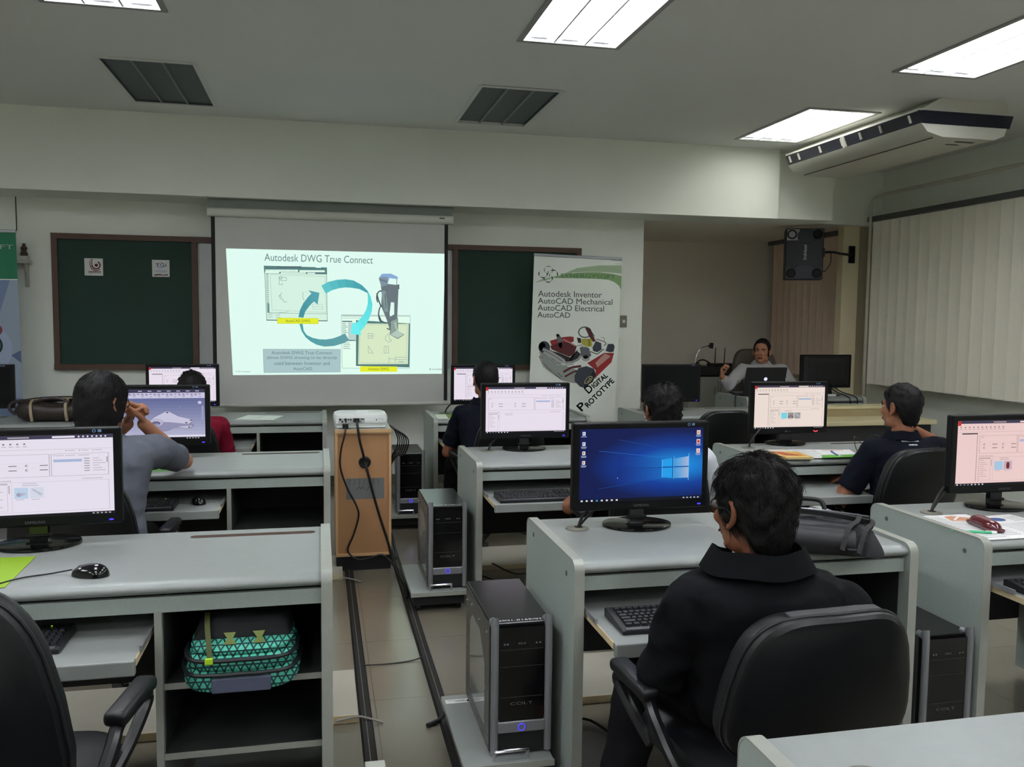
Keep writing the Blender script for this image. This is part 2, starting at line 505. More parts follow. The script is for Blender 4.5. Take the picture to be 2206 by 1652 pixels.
# ceiling-hung air conditioner
ac_m = M('air_conditioner_shell', (206, 205, 194), .35, var=(5, .03))
acd = M('air_conditioner_dark', (26, 27, 44), .3, var=(8, .1))
t = thing('air_conditioner', 'long cream ceiling air conditioner with a dark outlet band, above the speaker', 'air conditioner', (4.0, 5.25, 2.78))
Ln = 1.72
prof_top = [(.2, .27), (.73, .27), (.76, .17), (.02, .17)]
prof_bot = [(.03, .085), (.72, .085), (.70, .03), (.62, .0), (.2, .0), (.08, .03)]
b = MB(); b.prism(prof_top, 'y', .03, Ln-.03); b.build('upper_shell', ac_m, t)
b = MB(); b.prism([(.04, .083), (.74, .083), (.77, .172), (0.0, .172)], 'y', 0, Ln); b.build('outlet_band', acd, t)
b = MB(); b.prism(prof_bot, 'y', .0, Ln); b.build('lower_panel', ac_m, t, smooth=True)
b = MB(); b.prism([(.0, .165), (.03, .165), (.03, .18), (.0, .18)], 'y', 0, Ln); b.build('upper_lip', ac_m, t)
for k in (.1, .42, .66, .9, 1.2, 1.52, 1.66):
    b = MB(); b.box(.004, .02, k-.004, k+.004, .10, .155, rot=(0, R(-22), 0)); b.build('louvre_vane', ac_m, t)
b = MB(); b.box(-.002, .03, .86, .885, .083, .17, rot=(0, R(-22), 0)); b.build('outlet_bar', ac_m, t)
b = MB(); b.box(.16, .165, .05, Ln-.05, -.002, .004); b.box(.4, .55, .1, .13, -.002, .002); b.box(.4, .5, .2, .22, -.002, .002); b.build('panel_seam', M('seam_grey', (80, 78, 72), .7), t)  # panel seams and slots drawn in dark grey

# conduit pipes on the right wall
b = MB(); b.tube([(5.52, 7.9, .02), (5.52, 7.9, 2.70), (5.525, 7.86, 2.76), (5.53, 7.7, 2.78), (5.53, 3.0, 2.78)], .016, n=10, sub=1)
tag(b.build('conduit_pipe', M('conduit_paint', (196, 192, 178), .45, var=(6, .08)), smooth=True), 'cream conduit pipe running up beside the column and along the right wall', 'pipe')

# ---------------------------------------------------------------- floor strips and low floor boxes
b = MB()
b.prism([(.135, 0.001), (.183, .001), (.176, .012), (.142, .012)], 'y', 1.2, 5.06); 
t = tag(b.build('cable_cover', rubber), 'dark metal cable cover strip in the aisle, left one', 'cable cover')
q = MB(); q.box(.156, .160, 1.2, 5.06, .0121, .0135); q.build('groove_line', M('worn_metal', (120, 114, 104), .4, metal=.6, var=(15, .4)), t)
b = MB()
b.prism([(.423, 0.001), (.475, .001), (.468, .016), (.430, .016)], 'y', 1.0, 7.2)
t = tag(b.build('cable_cover', rubber), 'dark metal cable cover strip in the aisle, right one beside the computer towers', 'cable cover')
q = MB(); q.box(.446, .450, 1.0, 7.2, .0161, .0175); q.build('groove_line', MATS['worn_metal'], t)
box_m = M('floor_box_paint', (170, 166, 152), .5, var=(4, .1))
for i, (x0, x1, y, lb) in enumerate(((-1.4, .13, 3.13, 'low beige floor box behind the nearest left desk'), (-1.4, .12, 4.9, 'low beige floor box behind the second left desk'), (.77, 2.2, 3.11, 'low beige floor box behind the desk of the person in the foreground'), (.79, 2.3, 4.93, 'low beige floor box behind the middle desk of the second row'))):
    b = MB(); b.box(x0, x1, y, y+.42, .001, .028); t = tag(b.build('floor_box', box_m), lb, 'floor box')
    q = MB(); q.box(x0, x1, y-.004, y, .001, .03); q.build('edge_strip', raw_edge, t)
for i, (y, z) in enumerate(((3.11, 0), (4.84, 0))):
    b = MB(); b.tube([(.05, y, .02), (.12, y+.01, .026), (.16, y+.005, .02), (.22, y-.01, .004)], .0045, n=6)
    tag(b.build('tape_strip', M('grey_tape', (150, 146, 138), .6), smooth=True), ('crumpled grey tape over the left cable cover, nearer one', 'crumpled grey tape over the left cable cover, by the projector cabinet')[i], 'tape')
b = MB(); b.tube([(.17, 3.62, .014), (.28, 3.64, .004), (.38, 3.655, .004), (.44, 3.66, .017)], .003, n=6); tag(b.build('thin_cord', cord_m, smooth=True), 'thin black cord crossing the aisle between the cable covers', 'cord')
# ================================================================ DESKS
DW, DD = 1.2, .62
TZ = .0525        # the instructor's corner stands on a low platform
b = MB(); b.box(3.665, 5.3, 6.955, 10.1, .001, TZ); struct(b.build('trim_8', M('platform_board', (120, 112, 98), .5, var=(4, .1))))
def make_desk():
    t = thing('computer_desk', 'x', 'desk', group=None)
    def side(x0, x1):
        poly = rounded(0, DD, 0, .757, .035, 5, (0, 0, 1, 1))
        b = MB(); b.prism(poly, 'x', x0, x1); p = b.build('side_panel', laminate_side, t)
        # banding along the front, the top and the back
        c = rounded(-.003, DD+.003, -.0, .762, .037, 6, (0, 0, 1, 1))
        b = MB(); rings = []
        for (y, z) in c: pass
        inner = rounded(0, DD, 0, .757, .035, 6, (0, 0, 1, 1))
        # points run bl, br, tr arc, tl arc
        path = [(c[i], inner[i]) for i in range(1, len(c))] + [(c[0], inner[0])]
        for (o, i) in path:
            rings.append([(x0-.001, i[0], i[1]), (x0-.001, o[0], o[1]), (x1+.001, o[0], o[1]), (x1+.001, i[0], i[1])])
        b.ring_loft(rings); b.build('edge_band', band_m, p, smooth=True)
        for (y, z) in ((.09, .70), (.52, .715)):
            for xs, d in ((x0, -1), (x1, 1)):
                b = MB(); b.cyl((xs-.0005*d, y, z), (xs+.0015*d, y, z), .0085, n=12); b.build('screw_cap', M('screw_cap', (92, 98, 98), .5), p)
    side(0, .03); side(DW-.03, DW)
    # top with a bullnose front
    b = MB()
    prof = [(.60, .711), (.60, .75), (.05, .75)] + [(.05-.042*math.sin(a), .7305+.0195*math.cos(a)) for a in [PI*k/10 for k in range(1, 10)]] + [(.05, .711)]
    b.prism(prof, 'x', .031, DW-.031); b.build('desktop', laminate, t, smooth=True)
    # worn slot at the back right and cable grommet at the back left
    b = MB(); b.prism(rounded(.738, 1.150, .508, .542, .0165, 5), 'z', .7502, .7508); b.build('slot', chip_m, t)
    b = MB(); b.lathe([(.001, .7503), (.038, .7503), (.042, .751), (.040, .754), (.030, .755), (.001, .755)], (.14, .44, 0), 24); g = b.build('grommet', grom_m, t, smooth=True)
    b = MB(); b.lathe([(.001, .7551), (.016, .7551), (.016, .7556), (.001, .7556)], (.148, .447, 0), 14); b.build('hole', M('dark_hole', (8, 8, 8), .9), g)
    b = MB(); b.box(.031, DW-.031, .028, .046, .660, .705); b.build('fascia', laminate_side, t)
    b = MB(); b.box(.708, .728, .03, .58, .03, .664); p = b.build('divider', laminate_side, t)
    b = MB(); b.box(.708, .728, .027, .03, .03, .664); b.build('edge_band', band_m, p)
    b = MB(); b.box(.729, DW-.031, .05, .57, .425, .443); p = b.build('shelf', inner_m, t)
    b = MB(); b.box(.729, DW-.031, .047, .05, .425, .443); b.build('edge_band', band_m, p)
    b = MB(); b.box(.729, DW-.031, .034, .57, .225, .243); p = b.build('bottom_board', inner_m, t)
    b = MB(); b.box(.729, DW-.031, .03, .034, .225, .243); b.build('edge_band', band_m, p)
    for x0, x1 in ((.7285, .7315), (DW-.0335, DW-.0305)):
        b = MB(); b.box(x0, x1, .05, .57, .2435, .664); b.build('shade_lining', inner_m, t)  # thin dark boards added to imitate shade on the inner sides
    b = MB(); b.box(.031, .707, .575, .593, .24, .719); b.build('modesty_panel', dark_board, t)
    b = MB(); b.box(.729, DW-.031, .575, .593, .10, .719); b.build('back_panel', M('back_board_shaded', (16, 16, 17), .7, var=(20, .2)), t)  # dark board, deepened further to carry the compartment's shade
    # pulled-out keyboard tray
    b = MB(); b.box(.045, .69, -.24, .30, .578, .596); tr = b.build('keyboard_tray', laminate, t)
    b = MB(); b.rbox(.043, .692, -.262, -.24, .556, .598, .004); b.build('tray_lip', laminate, tr)
    for x in (.042, .690):
        b = MB(); b.box(x, x+.003, -.24, .30, .577, .597); b.build('tray_edge', raw_edge, tr)
    for x in (.034, .693):
        b = MB(); b.box(x, x+.008, -.10, .5, .60, .615); b.build('tray_slide', silver, t)
    return t
desk = make_desk()
DESKS = {
 'LC': (-1.17, 2.50, 'pale grey computer desk nearest on the left, with the patterned backpack on its shelf'),
 'LB': (-1.155, 4.29, 'pale grey computer desk of the grey-shirted person, second row on the left'),
 'LA': (-1.155, 6.33, 'pale grey computer desk of the red-shirted person, front row left of the projector'),
 'LX': (-2.37, 6.33, 'pale grey computer desk at the far left carrying the brown duffel bag'),
 'LD': (-1.10, .80, 'pale grey computer desk in the left foreground, only a corner showing at the bottom edge'),
 'C': (.755, 2.465, 'pale grey computer desk in the foreground, with the blue screen on it'),
 'B': (.78, 4.285, 'pale grey computer desk of the white-shirted person, in the middle of the room'),
 'A': (.81, 6.22, 'pale grey computer desk of the navy-shirted person, front row right of the projector'),
 'D': (.737, .755, 'pale grey computer desk in the bottom right corner, nearest the camera'),
 'RC': (2.215, 2.465, 'pale grey computer desk at the right edge with the maroon case and papers on it'),
 'RB': (2.33, 4.17, 'pale grey computer desk of the person in the lettered navy polo, right column second row'),
 'RA': (2.455, 6.23, 'pale grey computer desk carrying the dark switched-off monitor, front row on the right'),
 'T': (3.70, 6.96, "pale grey desk of the instructor with the laptop on it")}
first = True
for k, (x, y, lb) in DESKS.items():
    if k == 'T': pass
    if first:
        desk.location = (x, y, 0); desk['label'] = lb; first = False
    else:
        dup(desk, (x, y, TZ if k == 'T' else 0), 0, lb, skip=('keyboard_tray', 'tray_slide') if k == 'T' else ())

for dk in [desk]+[o for o in bpy.data.objects if o.get('label', '') == DESKS['LB'][2]]:
    for c in kids(dk):
        if c.name.startswith('keyboard_tray'): c.location.y = .10      # these trays are pushed in further

# ================================================================ SCREEN PICTURES
# v grows downwards in these pictures: u 0..1, v 0..1 over the display
def app_page(F, tint, thumbs, side, ribbon=True, heavy=False):
    """the start page of a drawing program"""
    wht = E(tint, .95); d1 = E((62, 58, 84), .9); g = E(tuple(int(c*.55) for c in tint), .9); gl = E(tuple(int(c*.78) for c in tint), .92); pan = E(tuple(int(c*.94) for c in tint), .95); bk = E((12, 10, 20), .8); red = E((200, 40, 30), .9); bl = E((168, 186, 222), .95)
    F.L(0); F.rect(0, 0, 1, 1, wht)
    F.L(1); F.rect(0, 0, 1, .045, d1); F.rect(0, .962, 1, 1, bk)
    F.L(2); F.rect(0, .005, .03, .075, red); F.rect(.04, .045, .10, .075, wht)
    F.rect(.62, .012, .76, .036, wht); F.rect(.35, .016, .48, .032, gl)
    for k in range(7): F.rect(.78+.028*k, .014, .79+.028*k, .034, wht)
    for k in range(11):
        x = .02+.042*k; F.disc((x+.01, .10), .007, g, ry=.011, n=8); F.rect(x, .128, x+.026, .136, gl)
    F.rect(.0, .172, 1, .175, gl)
    for k in range(3): F.rect(.70+.085*k, .188, .706+.085*k, .198, g); F.rect(.715+.085*k, .190, .76+.085*k, .197, gl)
    if side:
        F.rect(.195, .19, .199, .93, g); F.rect(.045, .19, .195, .207, E((40, 36, 50), .9))
    x0 = .22 if side else .03
    F.frame(x0, .23, .60, .505, .0025, g); F.frame(.61, .23, .97, .505, .0025, g)
    F.text('New', x0+.015, .262, g, h=.016, w=.03, down=True)
    F.text('Projects', .625, .262, g, h=.018, w=.065, down=True); F.rect(.70, .25, .76, .257, gl); F.rect(.78, .25, .85, .257, gl)
    F.rect(.625, .30, .80, .332, bl); F.frame(.625, .30, .80, .332, .002, g)
    for k in range(6): F.rect(.815, .292+.03*k, .85, .300+.03*k, g); F.rect(.87, .292+.03*k, .93+.02*(k % 3-1), .299+.03*k, gl)
    F.rect(.958, .28, .963, .35, g)
    for r in range(2):
        for c in range(2):
            u = x0+.05+c*(.60-x0)*.5; v = .365+.055*r
            F.disc((u, v), .010, g, ry=.014, n=7); F.L(3); F.disc((u+.003, v), .006, wht, ry=.009, n=7); F.L(2); F.rect(u+.08, v-.004, u+.13, v+.006, g)
            F.rect(x0+.02, v-.03, .58, v-.029, gl)
    F.text('Recent Documents', x0+.005, .553, g, h=.018, w=.14, down=True); F.rect(.80, .54, .93, .547, gl)
    F.frame(x0, .565, .97, .935, .0025, gl)
    F.L(2); F.rect(x0+.005, .575, x0+.12, .59, gl); F.frame(x0+.005, .575, x0+.12, .915, .002, gl)
    for k in range(9): F.rect(x0+.015, .61+.031*k, x0+.05+.02*(k % 3), .617+.031*k, gl)
    F.rect(x0+.128, .60, x0+.132, .70, g); F.rect(x0+.145, .575, x0+.1465, .92, gl)
    F.rect(x0+.21, .578, x0+.30, .585, gl); F.rect(x0+.21, .603, x0+.31, .610, gl)
    for k, cc in enumerate(thumbs):
        u = x0+.16+.095*k
        F.L(2); F.rect(u, .63, u+.085, .765, E(cc[0], .95)); F.L(3)
        if cc[1] == 'arm': F.disc((u+.03, .715), .018, E((160, 160, 190), .9), ry=.025, n=10); F.poly([(u+.03, .69), (u+.075, .70), (u+.072, .715), (u+.035, .735)], E((190, 190, 212), .9))
        elif cc[1] == 'bar': F.poly([(u+.008, .655), (u+.02, .645), (u+.078, .715), (u+.065, .735)], E((188, 192, 210), .95))
        elif cc[1] == 'red': F.poly([(u+.03, .65), (u+.055, .65), (u+.06, .70), (u+.055, .75), (u+.03, .75), (u+.024, .70)], E((120, 26, 32), .9))
        elif cc[1] == 'pipe': F.ring((u+.042, .76), .03, .014, E((96, 90, 92), .9), PI*1.05, PI*1.95, 8, ry=.06)
        F.L(2); F.rect(u+.01, .775, u+.06, .781, gl)
    for k in range(8): F.L(2); F.rect(.012+.036*k, .972, .026+.036*k, .99, E((235, 235, 245), .9) if k in (0, 4, 5, 6, 7) else E((150, 150, 165), .8))
    for k in range(5): F.rect(.86+.026*k, .974, .874+.026*k, .988, E((190, 190, 200), .8))
def model_page(F):
    """a grey lever bracket open in the drawing program"""
    lav = E((205, 200, 228), .95); d1 = E((58, 56, 84), .9); g = E((80, 78, 96), .9); bk = E((10, 10, 16), .8)
    part = E((200, 198, 222), .95); shade = E((150, 148, 182), .9); edge = E((52, 50, 78), .9); dark = E((104, 102, 140), .9)
    for k in range(12):
        f = k/11; F.L(0); F.rect(0, .18+.78*k/12, 1, .18+.78*(k+1)/12, E((int(104+82*f), int(112+74*f), int(158+56*f)), .9))
    F.rect(0, .07, 1, .18, lav); F.rect(0, 0, 1, .07, d1); F.rect(0, .96, 1, 1, bk); F.L(1); F.rect(0, .92, 1, .955, E((225, 222, 238), .95))
    for k in range(7): F.rect(.3+.1*k, .03, .34+.1*k, .045, lav)
    for k in range(22):
        F.rect(.03+.043*k, .092, .055+.043*k, .104, g); 
        if k % 3: F.rect(.03+.043*k, .118, .06+.043*k, .126, g)
        if k % 2: F.rect(.035+.043*k, .142, .055+.043*k, .15, g)
    F.L(1)
    hull = [(.395, .66), (.46, .56), (.585, .44), (.62, .445), (.72, .545), (.86, .61), (.87, .64), (.84, .70), (.88, .715), (.85, .78), (.82, .79), (.73, .765), (.66, .775), (.60, .83), (.50, .85), (.42, .81)]
    F.poly(hull, shade); F.line(hull+[hull[0]], .004, edge)
    F.L(2); top = [(.395, .66), (.46, .56), (.585, .44), (.62, .445), (.72, .545), (.86, .61), (.87, .64), (.83, .695), (.80, .70), (.62, .66), (.57, .655), (.52, .70), (.42, .72)]
    F.poly(top, part); F.line(top, .003, edge); 
    F.poly([(.73, .745), (.85, .73), (.865, .75), (.84, .785), (.82, .788), (.72, .76)], part); F.line([(.73, .745), (.85, .73), (.865, .75), (.84, .785), (.82, .788)], .003, edge)
    F.L(3); F.disc((.48, .665), .078, part, ry=.075); F.ring((.48, .665), .077, .004, edge, ry=.074); F.ring((.48, .668), .06, .005, edge, ry=.056)
    F.L(4); F.disc((.482, .678), .046, dark, ry=.043); F.L(5); F.disc((.485, .70), .03, shade, ry=.02)
    F.L(4)
    for (u, v) in ((.60, .465), (.80, .675), (.85, .625), (.83, .762)): F.disc((u, v), .013, edge, ry=.012, n=10)
    F.disc((.945, .27), .022, lav, ry=.035, n=6); F.rect(.965, .34, .985, .62, E((160, 164, 196), .9)); F.disc((.735, .36), .004, lav, ry=.006, n=6)
    F.L(2)
    for k in range(5): F.rect(.80+.03*k, .972, .815+.03*k, .988, E((210, 210, 220), .8))
glow_blue = bpy.data.materials.new('glow_blue_desktop'); glow_blue.use_nodes = True; MATS['glow_blue_desktop'] = glow_blue
nt = glow_blue.node_tree; bs = nt.nodes['Principled BSDF']; bs.inputs['Base Color'].default_value = (.01, .01, .01, 1); bs.inputs['Roughness'].default_value = .35; bs.inputs['Specular IOR Level'].default_value = .2
tcg = nt.nodes.new('ShaderNodeTexCoord'); mpg = nt.nodes.new('ShaderNodeMapping'); grg = nt.nodes.new('ShaderNodeTexGradient'); grg.gradient_type = 'SPHERICAL'; rpg = nt.nodes.new('ShaderNodeValToRGB')
mpg.inputs['Scale'].default_value = (1/.34, 1, 1/.125); mpg.inputs['Location'].default_value = (-.140/.34, 0, -.226/.125)
nt.links.new(tcg.outputs['Object'], mpg.inputs['Vector']); nt.links.new(mpg.outputs['Vector'], grg.inputs['Vector']); nt.links.new(grg.outputs['Fac'], rpg.inputs['Fac'])
rpg.color_ramp.elements[0].color = (lin(3), lin(20), lin(82), 1); rpg.color_ramp.elements[1].position = .95; rpg.color_ramp.elements[1].color = (lin(24), lin(150), lin(240), 1)
e_ = rpg.color_ramp.elements.new(.45); e_.color = (lin(4), lin(62), lin(160), 1)
nt.links.new(rpg.outputs['Color'], bs.inputs['Emission Color']); bs.inputs['Emission Strength'].default_value = .85
def window_desktop(F):
    """deep blue desktop with a glowing four-pane window and beams of light"""
    F.L(0); F.rect(0, 0, 1, 1, glow_blue)
    c1 = E((10, 105, 205), .85); c2 = E((14, 130, 225), .9); c3 = E((30, 160, 240), .9); c4 = E((104, 170, 222), .9); li = E((110, 200, 250), .95); dk = E((6, 50, 130), .8)
    def grad(quad, ca, cb, n=10):
        (a, b, c, d) = quad   # a,b left top/bottom; c,d right bottom/top
        for k in range(n):
            t0 = k/n; t1 = (k+1)/n; f = (k+.5)/n
            col = E(tuple(int(p+(q-p)*f) for p, q in zip(ca, cb)), .88)
            L = lambda p, q, t: (p[0]+(q[0]-p[0])*t, p[1]+(q[1]-p[1])*t)
            F.poly([L(a, d, t0), L(b, c, t0), L(b, c, t1), L(a, d, t1)], col)
    F.L(1)
    grad(((.30, .385), (.30, .54), (.885, .53), (.885, .43)), (4, 44, 132), (22, 150, 240), 34)
    grad(((.30, .555), (.30, .76), (.885, .66), (.885, .545)), (4, 42, 128), (22, 140, 235), 34)
    F.L(2)
    F.line([(.30, .15), (.885, .355)], .003, E((24, 100, 190), .85)); F.line([(.15, .30), (.76, .43)], .004, E((40, 130, 215), .85)); F.line([(.15, .82), (.885, .64)], .003, E((30, 110, 200), .85))
    grad(((.765, .43), (.765, .535), (.885, .535), (.885, .40)), (70, 160, 228), (176, 190, 222), 10); grad(((.765, .553), (.765, .70), (.885, .70), (.885, .55)), (70, 160, 228), (176, 190, 222), 10)
    F.poly([(.665, .44), (.752, .42), (.752, .535), (.665, .535)], c3); F.poly([(.665, .555), (.752, .553), (.752, .70), (.665, .685)], c3)
    F.L(3); F.rect(.757, .40, .762, .71, li); F.rect(.75, .405, .756, .705, dk); F.rect(.882, .355, .886, .735, li); F.rect(.2, .541, .885, .549, dk); F.rect(.663, .44, .667, .685, li)
    F.L(4)
    ic = E((230, 232, 240), .9); tx = E((190, 200, 230), .8)
    for k, v in enumerate((.035, .175, .30, .43)):
        F.rect(.018, v, .042, v+.05, ic); F.L(5); F.rect(.022, v+.012, .034, v+.035, E((210, 120, 60) if k > 1 else (120, 150, 200), .9)); F.L(4); F.rect(.008, v+.062, .052, v+.07, tx)
        if k: F.rect(.012, v+.078, .048, v+.085, tx)
    for k, v in enumerate((.04, .165, .295)):
        F.rect(.945, v, .975, v+.06, E((238, 214, 208), .9)); F.L(5); F.text('RIA'[k], .951, v+.05, E((190, 50, 40), .9), h=.038, w=.018, down=True); F.L(4); F.rect(.938, v+.068, .982, v+.075, tx); F.rect(.942, v+.083, .978, v+.09, tx)
    F.poly([(.30, .66), (.308, .685), (.303, .684), (.302, .69)], ic)
    F.rect(0, .955, 1, 1, E((5, 10, 28), .8)); F.L(5)
    for k in range(8): F.rect(.012+.04*k, .967, .027+.04*k, .988, ic if k != 3 else E((70, 150, 230), .9))
    for k in range(5): F.rect(.84+.03*k, .97, .855+.03*k, .986, tx)

# ================================================================ MONITORS
MW, MH = .515, .316
scr_off = M('dark_display', (8, 9, 13), .3, spec=.2, var=(3, .1))
def make_monitor(label, page=None, base='oval', brand='SAMSUNG', led=led_blue, back_detail=False):
    t = thing('monitor', label, 'monitor')
    z0 = .068
    b = MB(); b.rbox(-MW/2, MW/2, -.055, -.018, z0, z0+MH, .006); h = b.build('housing', bezel_m, t)
    b = MB(); b.ring_loft([[(x*MW*.5, y, z0+MH/2+zz*MH*.5) for x, zz in ((-s, -s), (s, -s), (s, s), (-s, s))] for s, y in ((.92, -.019), (.8, -.002), (.5, .012))]); b.build('back_shell', black_mt, t, smooth=False)
    bx, bt, bb = .024, .022, .032
    def fn(u, v): return (-MW/2+bx+u*(MW-2*bx), z0+MH-bt-v*(MH-bt-bb))
    F = Flat(fn)
    if page: page(F)
    else: F.rect(0, 0, 1, 1, scr_off)
    F.build('display', None, t, loc=(0, -.0556, 0))
    G = Flat(); br = M('brand_grey', (96, 98, 104), .4)
    if brand: G.text(brand, 0, z0+.011, br, h=.0085, w=.058 if len(brand) > 4 else .02, align='c')
    if brand == 'LG': G.disc((-.02, z0+.015), .006, br, n=12)
    G.ring((.178, z0+MH-.011), .0045, .0024, M('sticker_blue', (96, 132, 170), .5), n=10); G.rect(.189, z0+MH-.0155, .200, z0+MH-.0065, MATS['sticker_blue'])
    G.build('brand_mark', None, t, loc=(0, -.0556, 0))
    b = MB()
    if led is led_red: b.tube([(.165, -.057, z0+.017), (.178, -.058, z0+.011), (.192, -.057, z0+.016)], .003, n=6)
    else: b.ell((MW/2-.034, -.056, z0+.013), (.0075, .003, .003), nu=10, nv=6)
    b.build('power_light', led, t)
    b = MB()
    if base == 'oval': b.box(-.027, .027, -.014, .012, .008, z0+.06)
    else: b.prism([(-.045, .01), (.045, .01), (.03, .10), (-.03, .10)], 'y', -.02, .015)
    nk = b.build('neck', black_gl, t)
    b = MB(); b.cyl((-.038, -.01, .03), (.038, -.01, .03), .006, n=10); b.build('hinge_pin', black_pl, nk)
    b = MB()
    b.lathe([(.001, .0005), (.124, .0005), (.128, .004), (.127, .010), (.115, .0125), (.03, .015), (.001, .015)], (0, -.015, 0), 36, 1, .80); b.build('stand_base', black_gl, t, smooth=True)
    return t
def place(o, x, y, z, rz=0): o.location = (x, y, z); o.rotation_euler = (0, 0, rz); return o
lav = (236, 226, 240); pink = (238, 206, 204); warm = (238, 222, 214)
T1 = [((190, 210, 232), 'arm'), ((214, 218, 234), 'bar')]
DZ = .7508
place(make_monitor('black monitor with a deep blue window desktop, on the foreground desk', window_desktop), 1.125, 2.93, DZ)
place(make_monitor('black monitor with a lavender start page, nearest on the left desk by the black mouse', lambda F: app_page(F, (232, 226, 240), T1, True)), -.895, 3.02, DZ, R(4))
place(make_monitor('black monitor showing a grey lever bracket, in front of the grey-shirted person', model_page), -.826, 4.79, DZ)
place(make_monitor('black monitor with a lavender page, partly behind the red-shirted person, front left desk', lambda F: app_page(F, lav, [], True)), -.996, 6.79, DZ)
place(make_monitor('switched-off black monitor at the left edge, in front of the green banner'), -2.39, 6.79, DZ)
place(make_monitor('black monitor with a pale page, in front of the navy-shirted person by the projection screen', lambda F: app_page(F, lav, [], True)), 1.255, 6.69, DZ)
place(make_monitor('black monitor with a pale lavender start page, on the middle desk beside the computer tower', lambda F: app_page(F, lav, [], False)), 1.141, 4.775, DZ)
place(make_monitor('switched-off black monitor on the front right desk, left of the instructor'), 2.847, 6.70, DZ)
place(make_monitor('black monitor with a cream page and a red power light, among papers', lambda F: app_page(F, warm, [((120, 214, 232), 'x'), ((150, 146, 146), 'pipe'), ((158, 154, 154), 'bar')], True), base='wedge', brand='LG', led=led_red), 2.775, 4.74, DZ)
place(make_monitor('black monitor with a pink page, at the right edge above the maroon case', lambda F: app_page(F, pink, [((168, 200, 226), 'x'), ((196, 176, 190), 'red')], True)), 2.70, 2.97, DZ)

# cables from the grommets to the monitors
def cord(name, pts, r, label, cat='cable', mt=None, sub=6, n=7):
    b = MB(); b.tube(pts, r, n=n, sub=sub); return tag(b.build(name, mt or cord_m, smooth=True), label, cat)
for (x, y, tx, ty, lb) in ((.755, 2.465, 1.0, 2.95, 'pair of grey monitor cables rising from the grommet under the blue screen'), (.78, 4.285, 1.03, 4.80, 'black monitor cable from the grommet on the middle desk'), (.81, 6.22, 1.08, 6.72, 'black monitor cable from the grommet on the front desk right of the projector'), (2.215, 2.465, 2.56, 2.99, 'black monitor cables from the grommet beside the papers at the right edge'), (2.33, 4.17, 2.68, 4.76, 'black monitor cable looping to the monitor with the red light')):
    gx, gy = x+.148, y+.447
    cord('monitor_cable', [(gx, gy, .7575), (gx+.015, gy+.004, .79), (gx+.06, gy+.02, .835), (tx-.01, ty+.02, .87), (tx+.1, ty+.03, .90)], .0055, lb)
for (x, y, tx, ty, lb) in ((.755, 2.465, 1.02, 2.97, 'second grey cable rising beside the pair under the blue screen'), (2.215, 2.465, 2.58, 3.0, 'second black cable beside the grommet at the right edge')):
    gx, gy = x+.153, y+.452
    cord('monitor_cable', [(gx, gy, .7575), (gx+.03, gy+.01, .785), (gx+.075, gy+.02, .825), (tx, ty, .865), (tx+.1, ty+.02, .90)], .0045, lb)

